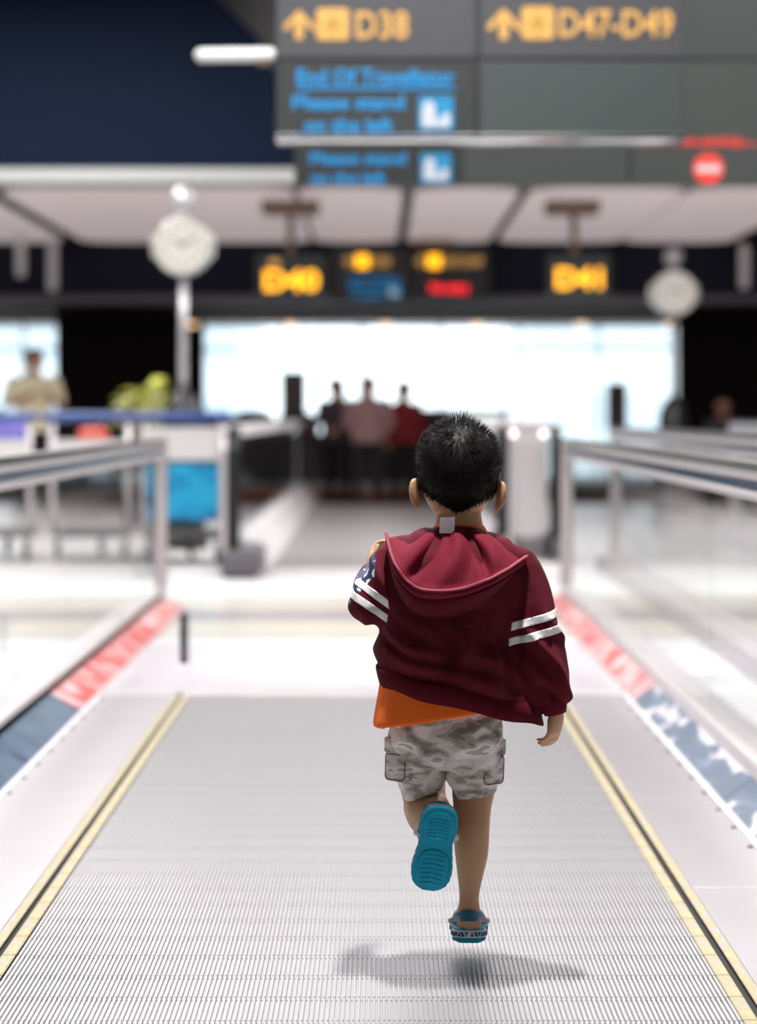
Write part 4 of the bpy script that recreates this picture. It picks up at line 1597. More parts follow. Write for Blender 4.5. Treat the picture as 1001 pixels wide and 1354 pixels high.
# ------------------------------------------------------------------ people far behind
def bystander(x, y_, h, rz, label, shirt, trousers, hair_c, pose='stand', arm='down', long_hair=False, skin=(176, 130, 104), sleeve='long', group=None, girth=1.0, hsz=0.135):
    r = thing('person', label, 'person', (x, y_, 0), 0, group)
    kn = 'p%.0f' % (abs(x) * 100 + y_ * 1000)
    rot = Matrix.Rotation(rz, 3, 'Z')

    def V(a, b_, c_):
        return Vector((x, y_, 0)) + rot @ Vector((a * h * girth, b_ * h * girth, c_ * h))
    seat = pose == 'sit'
    dz = -0.22 if seat else 0.0
    b = MB()
    H = hsz * h
    hc = V(0, 0.01, 0.932 + dz)
    add_head(b, hc, H, rot, 28, 22)

    def ring(c_, a, d):
        return [V(c_[0] + a * math.cos(2 * PI * k / 20), c_[1] + d * math.sin(2 * PI * k / 20), c_[2] + dz) for k in range(20)]
    tr = [((0, 0, .91), .032, .034), ((0, -.005, .85), .034, .036), ((0, -.008, .825), .07, .045), ((0, -.008, .80), .108, .055), ((0, 0, .72), .098, .068), ((0, 0, .62), .084, .062), ((0, 0, .54), .094, .068), ((0, 0, .49), .085, .06)]
    b.rings([ring(*q) for q in tr])
    hip, kne, ank = (.055, 0, .50), (.058, .01, .285), (.058, -.012, .045)
    if seat:
        kne, ank = (.065, .235, .50), (.068, .235, .27)
    arms, legs = [], []
    for s in (-1, 1):
        sh_ = V(s * .108, -.008, .795 + dz)
        if arm == 'down':
            el, wr, hd_ = V(s * .140, -.02, .635 + dz), V(s * .140, .035, .50 + dz), (0, .25, -1)
        elif arm == 'phone':
            el, wr, hd_ = V(s * .145, .0, .645 + dz), V(s * .06, .14, .70 + dz), (-s * .5, .5, .5)
        else:
            el, wr, hd_ = V(s * .135, .02, .635 + dz), V(s * .10, .15, .575 + dz), (-s * .2, 1, -.1)
        arms.append((s, sh_, el, wr))
        b.tube([sh_, el, wr], [.031 * h, .026 * h, .017 * h], 12, True, True)
        hv = rot @ Vector(hd_)
        add_hand(b, wr, hv, rot @ Vector((-s, .0, -.2)), rot @ Vector((0, 1, .3)), .105 * h, .5, .12, 6)
        lp = [V(s * hip[0], hip[1], hip[2] + dz), V(s * kne[0], kne[1], kne[2] + dz), V(s * ank[0], ank[1], ank[2] + dz + (0 if not seat else 0))]
        if seat:
            lp[2] = V(s * ank[0], ank[1], 0.05)
        legs.append(lp)
        b.tube([lp[0], lp[1]], [.056 * h, .038 * h], 14, True, True)
        b.tube([lp[1], lp[1].lerp(lp[2], .35), lp[2]], [.037 * h, .037 * h, .022 * h], 14, True, True)
    me = fuse(b, 0.011, 2)
    put('body', me, mats_skin(skin), r, True)
    head_extras(r, hc, H, rot)
    # hair
    hb_ = MB()
    add_hair(hb_, hc, H, rot, lambda n: 0.012 + 0.006 * noise.noise(n * 4), 28, 20)
    if long_hair:
        hb_.tube([hc + rot @ Vector((0, -.045, .03)) * (h / 1.6), hc + rot @ Vector((0, -.075, -.08)) * (h / 1.6), hc + rot @ Vector((0, -.07, -.22)) * (h / 1.6)], [.07, .075, .05], 14, True, True, 0.55, (0, 1, 0))
    hb_.build('hair', hair_c, r, True)
    # shirt
    b = MB()
    t2 = [((0, -.006, .838), .045, .044), ((0, -.008, .822), .078, .052), ((0, -.008, .80), .118, .063), ((0, 0, .72), .110, .078), ((0, 0, .62), .099, .074), ((0, 0, .54), .106, .079), ((0, 0, .485), .108, .08), ((0, 0, .482), .100, .072)]
    b.rings([ring(*q) for q in t2])
    for s, sh_, el, wr in arms:
        if sleeve == 'long':
            b.tube([sh_, el, el.lerp(wr, .9)], [.042 * h, .035 * h, .025 * h], 14, True, True)
        else:
            b.tube([sh_, sh_.lerp(el, .75)], [.043 * h, .042 * h], 14, True, True)
    me = fuse(b, 0.012, 3)
    displace(me, lambda p, n: 0.006 * noise.noise(Vector((p.x * 9, p.y * 9, p.z * 6))))
    put('shirt', me, shirt, r, True)
    # trousers
    b = MB()
    b.rings([ring(*q) for q in (((0, 0, .555), .092, .066), ((0, 0, .50), .104, .074), ((0, 0, .455), .098, .068))])
    for lp in legs:
        b.tube([lp[0], lp[1], lp[1].lerp(lp[2], .5), lp[1].lerp(lp[2], .97)], [.064 * h, .049 * h, .043 * h, .036 * h], 14, True, True)
    me = fuse(b, 0.012, 3)
    displace(me, lambda p, n: 0.004 * noise.noise(Vector((p.x * 10, p.y * 10, p.z * 7))))
    put('trousers', me, trousers, r, True)
    for lp in legs:
        f = rot @ Vector((0, 1, 0))
        a = Vector((lp[2].x, lp[2].y, 0.0))
        b = MB()
        rs = []
        for t, w_, hh in ((-.045, .018, .055), (-.03, .026, .06), (.02, .028, .05), (.07, .029, .036), (.105, .022, .026), (.12, .012, .018)):
            c_ = a + f * t * h
            sd_ = rot @ Vector((1, 0, 0))
            rs.append([c_ + sd_ * (w_ * h * q) + Vector((0, 0, z_ * hh * h)) for q, z_ in ((-.9, 0), (.9, 0), (1, .3), (.75, .8), (.3, 1), (-.3, 1), (-.75, .8), (-1, .3))])
        b.rings(rs)
        b.build('shoe', M['black'], r, True)
    return r


_sk = {}


def mats_skin(c_):
    if c_ not in _sk:
        _sk[c_] = mat('skin_%d' % len(_sk), c_, 0.5, 0, 0.06, 20)
    return _sk[c_]


def cloth(name, rgb):
    return mat(name, rgb, 0.85, 0, 0.12, 8)


ck = cloth('khaki_shirt', (226, 218, 186))
cb = cloth('black_trousers', (22, 20, 22))
cg = cloth('mauve_grey_shirt', (150, 118, 118))
cd_ = cloth('charcoal_top', (58, 52, 58))
cr_ = cloth('dark_red_shirt', (120, 16, 30))
bystander(-3.82, 26.8, 1.76, R(200), 'man in a khaki shirt standing by the left-edge window', ck, cb, M['hair'], arm='phone', sleeve='short', girth=1.2, hsz=0.145)
bystander(-0.50, 29.0, 1.46, R(150), 'person in a charcoal top, leftmost of the three waiting before the windows', cd_, cb, M['hair'], arm='front', long_hair=True, girth=1.3, hsz=0.155)
bystander(-0.12, 28.15, 1.47, R(185), 'person in a mauve-grey shirt, middle of the three waiting before the windows', cg, cb, M['hair'], arm='front', girth=1.3, hsz=0.155)
bystander(0.30, 28.85, 1.42, R(205), 'person in a dark red shirt, rightmost of the three waiting before the windows', cr_, cb, M['hair'], arm='down', girth=1.3, hsz=0.155)
bystander(4.28, 30.0, 1.62, R(170), 'seated person with brown face at the right edge, beyond the right rail', cd_, cb, M['hair'], pose='sit', arm='front')
t = thing('stool', 'plain dark stool under the seated person by the right edge', 'seat', (4.28, 30.0, 0))
MB().cbox(4.06, 4.50, 29.78, 30.18, 0.28, 0.342, 0.03).build('seat', M['seat'], t)
for sx in (-.17, .17):
    for sy in (-.15, .15):
        MB().cyl((4.28 + sx, 29.98 + sy, -0.004), 0.015, 0.29, 8).build('leg', M['chrome_sat'], t)


# ------------------------------------------------------------------ hanging signs
def arrow(x0, x1, z0, z1):
    xc, w_, s = (x0 + x1) / 2, (x1 - x0), (x1 - x0) * 0.13
    zm = z1 - (x1 - x0) * 0.52
    d = s * 1.25
    return [(xc, z1), (x1, zm), (x1 - 0.0, zm - d * 0.9), (x1 - d * 0.9, zm - d * 0.9), (xc + s, z1 - 2.5 * s), (xc + s, z0), (xc - s, z0), (xc - s, z1 - 2.5 * s), (x0 + d * 0.9, zm - d * 0.9), (x0, zm - d * 0.9), (x0, zm)]


def plane_icon(x0, x1, z0, z1):
    """top view of an aircraft"""
    q = [(0.5, .95), (.55, .86), (.56, .62), (.93, .40), (.93, .32), (.56, .44), (.54, .20), (.66, .11), (.66, .06), (.5, .10)]
    q = q + [(1 - a, b) for a, b in q[::-1] if a > 0.5]
    return [(x0 + a * (x1 - x0), z0 + b * (z1 - z0)) for a, b in q]


def sitting_icon(x0, x1, z0, z1):
    """white upright back and foot rest, as on the pictogram"""
    q = [(.06, .06), (.06, .55), (.10, .78), (.22, .92), (.38, .88), (.47, .70), (.49, .30), (.62, .26), (.72, .46), (.86, .54), (.94, .44), (.94, .08), (.90, .06)]
    return [(x0 + a * (x1 - x0), z0 + b * (z1 - z0)) for a, b in q]


def at(px, py, y):
    s = F_PX / y
    return (px - 501.0) / s, CAM_H - (py - HORIZON) / s


YG = 11.5
gX = lambda px: at(px, 0, YG)[0]
gZ = lambda py: at(0, py, YG)[1]
g = thing('hanging_sign', 'nearest grey hanging sign with yellow D38 and D47-D49 rows', 'sign', (0.48, YG, gZ(188)))


def panel(name, x0, x1, z0, z1, y, m, parent, dep=0.10):
    return MB().cbox(x0, x1, y, y + dep, z0, z1, 0.006).build(name, m, parent)


ZT = gZ(-60)
pa = panel('sign_panel', gX(365), gX(631), gZ(77), ZT, YG, M['sign_top'], g)
pb = panel('sign_panel', gX(635), gX(905), gZ(77), ZT, YG, M['sign_top'], g)
pc = panel('sign_panel', gX(365), gX(631), gZ(178), gZ(80), YG, M['sign_dark'], g)
pd_ = panel('sign_panel', gX(635), gX(905), gZ(178), gZ(80), YG, M['sign_mid'], g)
MB().box(gX(366), gX(904), YG + 0.02, YG + 0.09, gZ(178), ZT - 0.01).build('frame', M['sign_seam'], g)
MB().cbox(gX(365), gX(907), YG - 0.03, YG + 0.13, gZ(188), gZ(178.5), 0.008).build('bottom_rail', M['chrome'], g)
for px in (400, 870):
    MB().cyl((gX(px), YG + 0.05, ZT - 0.01), 0.015, HALL_H - ZT + 0.01, 10).build('hanger_rod', M['chrome_sat'], g)
yf = YG - 0.001


def glyph(name, poly, y, m, parent, dep=0.004):
    return MB().prism(poly, y - dep, y).build(name, m, parent)


glyph('arrow', arrow(gX(376), gX(416), gZ(52), gZ(13)), yf, M['y_emit'], pa)
i1 = glyph('pictogram', rrect(gX(419), gX(462), gZ(53), gZ(11), 0.02), yf, M['y_emit'], pa)
glyph('aircraft_mark', plane_icon(gX(424), gX(457), gZ(49), gZ(15)), yf - 0.004, M['pic_dark'], pa, 0.002)
text('lettering', 'D38', gX(471), gX(541), gZ(32), gX(36) - gX(0), yf, M['y_emit'], pa, 0.022)
glyph('arrow', arrow(gX(645), gX(688), gZ(52), gZ(11)), yf, M['y_emit'], pb)
glyph('pictogram', rrect(gX(690), gX(733), gZ(52), gZ(9), 0.02), yf, M['y_emit'], pb)
glyph('aircraft_mark', plane_icon(gX(695), gX(728), gZ(48), gZ(13)), yf - 0.004, M['pic_dark'], pb, 0.002)
text('lettering', 'D47-D49', gX(740), gX(891), gZ(30), gX(36) - gX(0), yf, M['y_emit'], pb, 0.022)


def please(parent, X, Z, y, rows, icon):
    for s, x0, x1, zc, hh in rows:
        text('lettering', s, X(x0), X(x1), Z(zc), X(hh) - X(0), y, M['b_emit'], parent, 0.026)
    x0, x1, z0, z1 = icon
    glyph('pictogram', rrect(X(x0), X(x1), Z(z1), Z(z0), (X(1) - X(0)) * 3), y, M['bi_emit'], parent)
    glyph('figure_mark', sitting_icon(X(x0 + 2), X(x1 - 2), Z(z1 - 2), Z(z0 + 3)), y - 0.004, M['w_emit'], parent, 0.002)


please(pc, gX, gZ, yf, [('End Of Travellator', 393, 602, 101, 20), ('Please stand', 387, 535, 135, 18), ('on the left', 403, 520, 165, 18)], (554, 600, 127, 172))
MB().box(gX(393), gX(602), yf - 0.004, yf, gZ(118), gZ(114.5)).build('underline', M['b_emit'], pc)

tb = thing('lamp_tube', 'pale tube lamp sticking out left of the nearest hanging sign', 'light', (gX(315), YG + 0.05, gZ(71)))
MB().tube([(gX(266), YG + 0.05, gZ(71)), (gX(358), YG + 0.05, gZ(70))], 0.033, 16, True, True).build('tube', M['white_trim'], tb, True)
MB().tube([(gX(340), YG + 0.05, gZ(80)), (gX(358), YG + 0.05, gZ(80))], 0.02, 10).build('bracket', M['brown_box'], tb, True)

YB = 13.7
bX = lambda px: at(px, 0, YB)[0]
bZ = lambda py: at(0, py, YB)[1]
g2 = thing('hanging_sign', 'second grey hanging sign just behind the nearest, with red no-entry roundel', 'sign', (1.0, YB, bZ(245)))
q1 = panel('sign_panel', bX(390), bX(606), bZ(245), bZ(80), YB, M['sign_dark'], g2)
q2 = panel('sign_panel', bX(612), bX(832), bZ(245), bZ(80), YB, M['sign_low'], g2)
q3 = panel('sign_panel', bX(834), bX(1060), bZ(245), bZ(80), YB, M['sign_low'], g2)
for a, c in ((390, 606), (612, 832), (834, 1060)):
    panel('sign_panel', bX(a), bX(c), bZ(77), bZ(-60), YB, M['sign_mid'], g2)
MB().box(bX(391), bX(1059), YB + 0.02, YB + 0.09, bZ(244), bZ(-60) - 0.01).build('frame', M['sign_seam'], g2)
for px in (430, 1030):
    MB().cyl((bX(px), YB + 0.05, bZ(-60) - 0.01), 0.015, HALL_H - bZ(-60) + 0.01, 10).build('hanger_rod', M['chrome_sat'], g2)
yb2 = YB - 0.001
please(q1, bX, bZ, yb2, [('End Of Travellator', 413, 592, 176, 16), ('Please stand', 411, 537, 209, 15), ('on the left', 411, 510, 235, 15)], (557, 597, 203, 242))
MB().box(bX(413), bX(592), yb2 - 0.004, yb2, bZ(190.5), bZ(187.5)).build('underline', M['b_emit'], q1)
text('lettering', 'No entry', bX(890), bX(983), bZ(185), bX(13) - bX(0), yb2, M['r_emit'], q3, 0.02)
MB().box(bX(845), bX(1001), yb2 - 0.004, yb2, bZ(192), bZ(189.5)).build('underline', M['r_emit'], q3)
x, z = at(937, 223, YB)
rr = (bX(20) - bX(0))
glyph('roundel', disc(x, z, rr), yb2, M['r_emit'], q3)
glyph('roundel_bar', rrect(x - rr * 0.78, x + rr * 0.78, z - rr * 0.24, z + rr * 0.24, rr * 0.1), yb2 - 0.004, M['w_emit'], q3, 0.002)

YF = 30.6
fX = lambda px: at(px, 0, YF)[0]
fZ = lambda py: at(0, py, YF)[1]
g3 = thing('hanging_sign', 'distant hanging sign with small yellow gate numbers and red lettering under the coffers', 'sign', (0.4, YF, fZ(395)))
r1 = panel('sign_panel', fX(440), fX(543), fZ(396), fZ(326), YF, M['sign_seam'], g3)
r2 = panel('sign_panel', fX(545), fX(648), fZ(396), fZ(326), YF, M['sign_dark'], g3)
yf3 = YF - 0.001
for p_, x0, s in ((r1, 455, 'D38'), (r2, 550, 'D47-D49')):
    glyph('arrow', arrow(fX(x0), fX(x0 + 15), fZ(353), fZ(338)), yf3, M['y_emit'], p_)
    glyph('pictogram', rrect(fX(x0 + 16), fX(x0 + 33), fZ(354), fZ(337), 0.02), yf3, M['led_y'], p_)
    text('lettering', s, fX(x0 + 35), fX(x0 + 35 + (26 if s == 'D38' else 53)), fZ(345.5), fX(13) - fX(0), yf3, M['y_emit'], p_, 0.02)
please(r1, fX, fZ, yf3, [('End Of Travellator', 463, 530, 369, 6), ('Please stand', 463, 512, 380, 6), ('on the left', 466, 506, 391, 6)], (514, 530, 377, 393))
text('lettering', 'No entry', fX(570), fX(620), fZ(380), fX(12) - fX(0), yf3, M['led_r'], r2, 0.03)
MB().cyl((fX(575), YF + 0.05, fZ(327)), 0.03, LOWZ - fZ(327), 8).build('hanger_rod', M['brown_box'], g3)
MB().cbox(fX(550), fX(600), YF - 0.3, YF + 0.1, LOWZ - 0.16, LOWZ, 0.02).build('ceiling_box', M['brown_box'], g3)

# gate number displays on ceiling boxes
YD = 25.0
for px0, px1, bx0, bx1, sx, py, s, wh in ((345, 427, 347, 423, 385, 370, 'D40', 'left'), (731, 802, 722, 792, 760, 367, 'D41', 'right')):
    X = lambda px: at(px, 0, YD)[0]
    Z = lambda p: at(0, p, YD)[1]
    t = thing('gate_display', 'amber lit gate number display hanging from a brown ceiling box, %s of the two' % wh, 'display', (X(sx), YD, Z(388)))
    MB().cbox(X(bx0), X(bx1), YD - 0.25, YD + 0.25, Z(284), LOWZ, 0.02).build('ceiling_box', M['brown_box'], t)
    MB().cyl((X(sx), YD + 0.04, Z(335)), 0.04, Z(284) - Z(335), 10).build('stem', M['brown_box'], t)
    b_ = MB().cbox(X(px0 - 6), X(px1 + 6), YD, YD + 0.14, Z(392), Z(335), 0.015).build('display_box', M['black'], t)
    text('digits', s, X(px0 + 5), X(px1 - 5), Z(py), X(27) - X(0), YD - 0.001, M['led_y'], b_, 0.03)
    if wh == 'left':
        MB().box(X(357), X(370), YD - 0.004, YD, Z(351), Z(343)).build('signal_mark', M['y_emit'], b_)

# pale cylinders put in for lamp-lit streaks against the dark upper side walls
for px, p0, p1, y_, wh in ((28, 312, 366, 29.0, 'leftmost of the two pendants at the left edge'), (70, 315, 385, 29.0, 'right of the two pendants at the left edge'), (985, 322, 382, 29.0, 'by the right edge')):
    x, z0 = at(px, p1, y_)
    z1 = at(px, p0, y_)[1]
    t = thing('streak_cylinder', 'slim pale hung cylinder added for a lamp-lit streak, ' + wh, 'light', (x, y_, z0))
    MB().lathe((x, y_, z0), [(0.02, 0.0), (0.055, 0.01), (0.06, 0.06), (0.06, z1 - z0 - 0.06), (0.03, z1 - z0)], 16).build('streak_body', M['white_trim'], t, 40.0)
    MB().cyl((x, y_, z1), 0.006, LOWZ - z1, 6).build('cord', M['black'], t)


# ------------------------------------------------------------------ clocks on posts
def clock(px, py, pr, y_, label):
    x, z = at(px, py, y_)
    r = pr * y_ / F_PX
    t = thing('post_clock', label, 'clock', (x, y_, 0))
    MB().lathe((x, y_, 0), [(0.20, 0), (0.20, 0.04), (0.17, 0.07), (0.165, 1.0), (0.14, 1.10), (0.09, 1.18), (0.05, 1.22), (0.04, 1.23)], 24).build('pedestal', M['black'], t, 40.0)
    MB().cyl((x, y_, 1.20), 0.031, z - r * 0.9 - 1.20, 16).build('pole', M['pole'], t, True)
    d = r * 0.5
    b = MB()
    b.rings([[(x + q * k, y_ + yy, z + p * k) for q, p in disc(0, 0, r, 40)] for k, yy in ((0.92, -d), (1.0, -d + 0.02), (1.0, d - 0.02), (0.92, d))])
    cs = b.build('case', M['clock_case'], t, 40.0)
    for sgn in (-1, 1):          # four faces; the side ones show edge-on
        b = MB()
        b.rings([[(x + sgn * xx, y_ + q * k, z + p * k) for q, p in disc(0, 0, r * 0.40, 32)] for k, xx in ((1.0, r * 0.5), (1.0, r * 1.02), (0.9, r * 1.06))])
        b.build('side_face', M['clock_face'], cs, 40.0)
        b = MB()
        yq = y_ + sgn * (d + 0.004)
        b.rings([[(x + q, yq - sgn * 0.006, z + p) for q, p in disc(0, 0, r * 0.93, 40)], [(x + q, yq, z + p) for q, p in disc(0, 0, r * 0.93, 40)]])
        fc = b.build('face', M['clock_face'], cs)
        b = MB()
        for k in range(12):
            a = 2 * PI * k / 12
            b.tube([(x + math.sin(a) * r * 0.60, yq + sgn * 0.003, z + math.cos(a) * r * 0.60), (x + math.sin(a) * r * 0.72, yq + sgn * 0.003, z + math.cos(a) * r * 0.72)], 0.008 * r / 0.25, 6)
        b.build('hour_marks', M['clock_mark'], fc)['kind'] = 'stuff'
        for a, l in ((R(305), 0.40), (R(60), 0.55)):
            MB().tube([(x, yq + sgn * 0.006, z), (x + math.sin(a) * r * l, yq + sgn * 0.006, z + math.cos(a) * r * l)], [0.012 * r / 0.25, 0.005], 6).build('hand', M['clock_mark'], fc)
    MB().lathe((x, y_, z + r * 0.97), [(r * 0.26, 0), (r * 0.22, r * 0.10), (r * 0.10, r * 0.18), (r * 0.09, r * 0.3)], 20).build('crown', M['pole'], cs, 40.0)
    MB().ball((x, y_, z + r * 1.62), r * 0.42, 20).build('finial', M['pole'], cs, True)


clock(243, 326, 38.5, 18.8, 'larger white post clock with ball finial, left of the gate windows')
clock(891, 388, 29.5, 26.0, 'smaller white post clock with ball finial, right of the gate windows')

# ------------------------------------------------------------------ free-standing grey info boards seen from behind
for px0, px1, p0, y_, lab in ((374, 405, 491, 31.5, 'grey free-standing info board before the windows, left of the waiting group'), (803, 830, 506, 32.5, 'smaller grey free-standing info board before the windows near the right clock')):
    x0, z1 = at(px0, p0, y_)
    x1 = at(px1, p0, y_)[0]
    t = thing('info_board', lab, 'board', ((x0 + x1) / 2, y_, 0))
    MB().cbox(x0, x1, y_, y_ + 0.06, 0.85, z1, 0.012).build('board', M['grey_board'], t)
    for a in (x0 + 0.04, x1 - 0.04):
        MB().cbox(a - 0.02, a + 0.02, y_ + 0.01, y_ + 0.05, 0, 0.86, 0.004).build('leg', M['dark_grey'], t)
    MB().cbox(x0 - 0.05, x1 + 0.05, y_ - 0.15, y_ + 0.2, 0, 0.03, 0.01).build('foot', M['dark_grey'], t)
x0, z1 = at(555, 541, 31.6)
x1 = at(674, 541, 31.6)[0]
t = thing('counter', 'low black gate counter top behind the boy\'s head', 'counter', ((x0 + x1) / 2, 31.9, 0))
MB().cbox(x0, x1, 31.6, 32.3, z1 - 0.09, z1, 0.012).build('counter_top', M['black'], t)
for a in (x0 + 0.06, x1 - 0.06):
    MB().cbox(a - 0.04, a + 0.04, 31.7, 32.2, 0, z1 - 0.09, 0.01).build('leg', M['dark_grey'], t)

# ------------------------------------------------------------------ seats of the gate lounge
proto = None
spots = [(-1.62, 30.4, 'front row, left of the waiting group'), (0.18, 30.4, 'front row, behind the waiting group'), (-1.62, 33.6, 'rear row, nearer the left end'), (0.18, 33.6, 'rear row, behind the waiting group'),
         (-3.9, 31.2, 'before the near-black left wall')]


def seat_row(x, y_):
    t = thing('bench_seat', 'row of three black lounge seats on an orange-brown beam', 'seat', (x, y_, 0), 0, 'black beam seats in the gate lounge')
    MB().cbox(x - 0.85, x + 0.85, y_ - 0.04, y_ + 0.04, 0.28, 0.36, 0.01).build('beam', M['seat_base'], t)
    for i in (-1, 0, 1):
        xc = x + i * 0.56
        MB().cbox(xc - 0.26, xc + 0.26, y_ - 0.22, y_ + 0.26, 0.37, 0.45, 0.03).build('seat', M['seat'], t)
        MB().tube([(xc, y_ - 0.20, 0.44), (xc, y_ - 0.27, 0.62), (xc, y_ - 0.33, 0.86)], [0.25, 0.255, 0.24], 20, False, True, 0.14, (0, 1, 0.2)).build('backrest', M['seat'], t, True)
    for sx in (-0.62, 0.62):
        MB().tube([(x + sx, y_ - 0.28, 0.02), (x + sx, y_ - 0.02, 0.28), (x + sx, y_ + 0.25, 0.02)], 0.022, 8).build('leg', M['chrome'], t, True)
    for sx in (-0.85, -0.28, 0.28, 0.85):
        MB().tube([(x + sx, y_ + 0.02, 0.34), (x + sx, y_ - 0.02, 0.62), (x + sx, y_ + 0.22, 0.63)], 0.018, 8).build('armrest', M['chrome_sat'], t, True)
    return t


for i, (x, y_, wh) in enumerate(spots):
    if i == 0:
        proto = c = seat_row(x, y_)
    else:
        c = copy_tree(proto)
        c.location = (x, y_, 0)
    c['label'] = 'row of three black lounge seats, ' + wh

for x0, x1, wh in ((-1.78, -1.02, 'left of the waiting group'), (-1.00, -0.24, 'behind the left of the waiting group'), (-0.22, 0.54, 'behind the right of the waiting group')):
    t = thing('partition', 'low black partition with an orange-brown foot, ' + wh, 'partition', ((x0 + x1) / 2, 29.5, 0), 0, 'low black partitions before the gate seats')
    MB().cbox(x0, x1, 29.48, 29.53, 0.20, 0.80, 0.01).build('panel', M['seat'], t)
    MB().cbox(x0 + 0.01, x1 - 0.01, 29.44, 29.56, -0.004, 0.12, 0.01).build('foot', M['seat_base'], t)
    for a in (x0 + 0.05, x1 - 0.05):
        MB().cbox(a - 0.015, a + 0.015, 29.49, 29.52, 0.11, 0.21, 0.003).build('stud', M['chrome'], t)

# ------------------------------------------------------------------ baggage trolleys on the left
def trolley(x, y_, btop=0.95, poster=True):
    """trolley with a blue push bar, pale board and a blue poster, seen end-on"""
    t = thing('luggage_trolley', '', 'trolley', (x, y_, 0))
    tr = MB().cbox(x - 0.28, x + 0.28, y_ + 0.05, y_ + 0.85, 0.16, 0.20, 0.015).build('platform', M['dark_grey'], t)
    for sx in (-1, 1):
        xx = x + sx * 0.27
        MB().tube([(xx, y_ + 0.85, 0.18), (xx, y_ + 0.1, 0.20), (xx, y_ - 0.02, 0.55), (xx, y_ - 0.06, 1.0)], 0.022, 10).build('side_tube', M['chrome_sat'], t, True)
        wv = MB()
        wv.rings([[(xx - sx * 0.03 + dx, y_ + 0.06 + q, 0.075 + p) for q, p in disc(0, 0, rr_, 20)] for dx, rr_ in ((-0.02, 0.06), (-0.014, 0.075), (0.014, 0.075), (0.02, 0.06))])
        wv.build('wheel', M['rubber'], t)
        MB().cbox(xx - sx * 0.03 - 0.012, xx - sx * 0.03 + 0.012, y_ + 0.03, y_ + 0.09, 0.09, 0.17, 0.004).build('fork', M['chrome'], t)
    wv = MB()
    wv.rings([[(x + dx, y_ + 0.72 + q, 0.075 + p) for q, p in disc(0, 0, rr_, 20)] for dx, rr_ in ((-0.02, 0.06), (-0.014, 0.075), (0.014, 0.075), (0.02, 0.06))])
    wv.build('wheel', M['rubber'], t)
    MB().cbox(x - 0.012, x + 0.012, y_ + 0.69, y_ + 0.75, 0.09, 0.17, 0.004).build('fork', M['chrome'], t)
    MB().tube([(x - 0.31, y_ - 0.06, 1.02), (x + 0.31, y_ - 0.06, 1.02)], 0.034, 14, True, True).build('push_bar', M['blue_bar'], t, True)
    MB().cbox(x - 0.25, x + 0.25, y_ - 0.05, y_ - 0.02, 0.72, btop, 0.01).build('board', M['white_pl'], t)
    MB().cbox(x - 0.26, x + 0.26, y_ - 0.02, y_ + 0.36, 0.715, 0.735, 0.006).build('basket', M['chrome_sat'], t)
    if poster:
        MB().cbox(x - 0.25, x + 0.25, y_ - 0.06, y_ - 0.03, 0.30, 0.69, 0.01).build('poster', M['poster_blue'], t)
    return t


tx = [(-1.36, 16.8, 'luggage trolley with blue poster beside the distant left newel'), (-2.05, 17.2, 'luggage trolley with blue push bar, second left of the distant newel'),
      (-2.75, 17.2, 'luggage trolley with blue push bar behind the left glass, beneath the lilac bag'), (-3.45, 17.2, 'luggage trolley at the left edge holding the orange bag')]
for k, (x, y_, lab) in enumerate(tx):
    c = trolley(x, y_) if k == 0 else trolley(x, y_, 0.86, False)
    c['label'] = lab
    c['group'] = 'luggage trolleys left of the distant walkway'


def bag(x, y_, z, sx, sy, sz, m, label):
    t = thing('travel_bag', label, 'bag', (x, y_, z))
    b = MB()
    rs = []
    for k, (f, h) in enumerate(((0.86, 0.0), (0.98, 0.08), (1.0, 0.4), (0.97, 0.75), (0.85, 0.95), (0.7, 1.0))):
        rs.append([(x + q * f, y_ + p * f, z + sz * h) for q, p in rrect(-sx / 2, sx / 2, -sy / 2, sy / 2, min(sx, sy) * 0.3)])
    b.rings(rs).build('body', m, t, 50.0)
    MB().tube([(x - sx * 0.2, y_, z + sz * 0.98), (x - sx * 0.14, y_, z + sz + 0.03), (x + sx * 0.14, y_, z + sz + 0.03), (x + sx * 0.2, y_, z + sz * 0.98)], 0.01, 8).build('handle', M['black'], t, True)


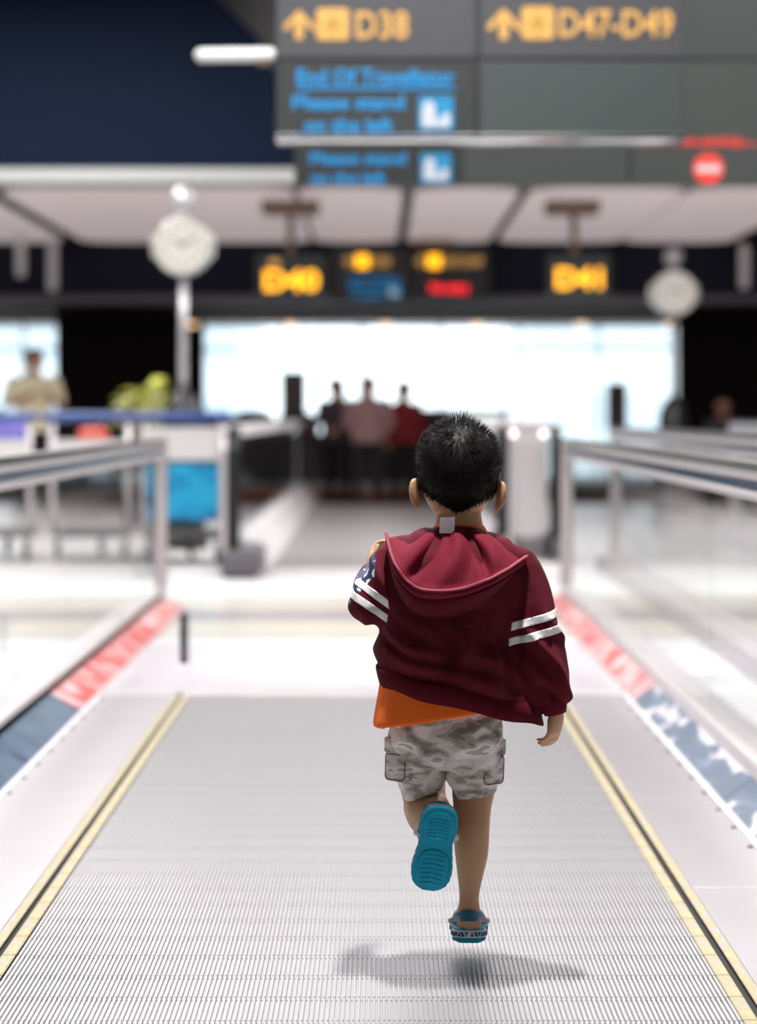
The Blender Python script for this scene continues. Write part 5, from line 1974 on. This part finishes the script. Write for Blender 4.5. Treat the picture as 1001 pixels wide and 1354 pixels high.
bag(-3.45, 17.37, 0.735, 0.5, 0.3, 0.20, M['orange_bag'], 'orange travel bag on the trolley at the left edge')
bag(-2.75, 17.37, 0.735, 0.42, 0.3, 0.30, M['lilac'], 'lilac travel bag on a trolley behind the left glass')
bag(-2.05, 17.37, 0.735, 0.22, 0.26, 0.21, M['red_pl'], 'red travel bag on the trolley second from the distant newel')


# ------------------------------------------------------------------ potted plant
rnd = random.Random(3)
px_, py_ = -2.05, 21.5
t = thing('potted_plant', 'yellow-green leafy plant in a dark pot behind the luggage trolleys', 'plant', (px_, py_, 0))
MB().lathe((px_, py_, 0), [(0.20, 0), (0.24, 0.3), (0.28, 0.72), (0.30, 0.74), (0.30, 0.78), (0.26, 0.78), (0.25, 0.70)], 24).build('pot', M['pot'], t, 40.0)
st = MB()
for k in range(9):
    a = rnd.uniform(0, 2 * PI)
    e = (px_ + math.cos(a) * rnd.uniform(0.05, 0.22), py_ + math.sin(a) * 0.15, rnd.uniform(0.98, 1.22))
    st.tube([(px_ + math.cos(a) * 0.05, py_, 0.70), e], [0.012, 0.006], 6)
st.build('stems', M['leaf'], t, True)
lm = []
for k in range(3):
    b = MB()
    L, W = 0.17 + 0.02 * k, 0.035 + 0.008 * k
    rs = []
    for i in range(7):
        u = i / 6
        ww = W * math.sin(PI * (0.06 + 0.92 * u)) ** 0.8
        zz = 0.04 * math.sin(u * PI * 0.9) - 0.05 * u * u
        rs.append([(-ww, u * L, zz + 0.012), (0, u * L, zz), (ww, u * L, zz + 0.012), (0, u * L, zz - 0.003)])
    b.rings(rs)
    m_ = b.mesh('leaf')
    m_.materials.append(M['leaf'] if k != 1 else M['leaf2'])
    m_.polygons.foreach_set('use_smooth', [True] * len(m_.polygons))
    lm.append(m_)
for k in range(110):
    o = bpy.data.objects.new('leaf', lm[k % 3])
    C.objects.link(o)
    o.parent = t
    a = rnd.uniform(0, 2 * PI)
    q = rnd.uniform(0, 1) ** 0.6
    h = rnd.uniform(0, 1)
    o.location = (math.cos(a) * q * 0.25, math.sin(a) * q * 0.2, 0.90 + 0.38 * h * (1 - 0.45 * q))
    o.rotation_euler = (rnd.uniform(-0.2, 0.9), rnd.uniform(-0.5, 0.5), a - PI / 2 + rnd.uniform(-0.7, 0.7))
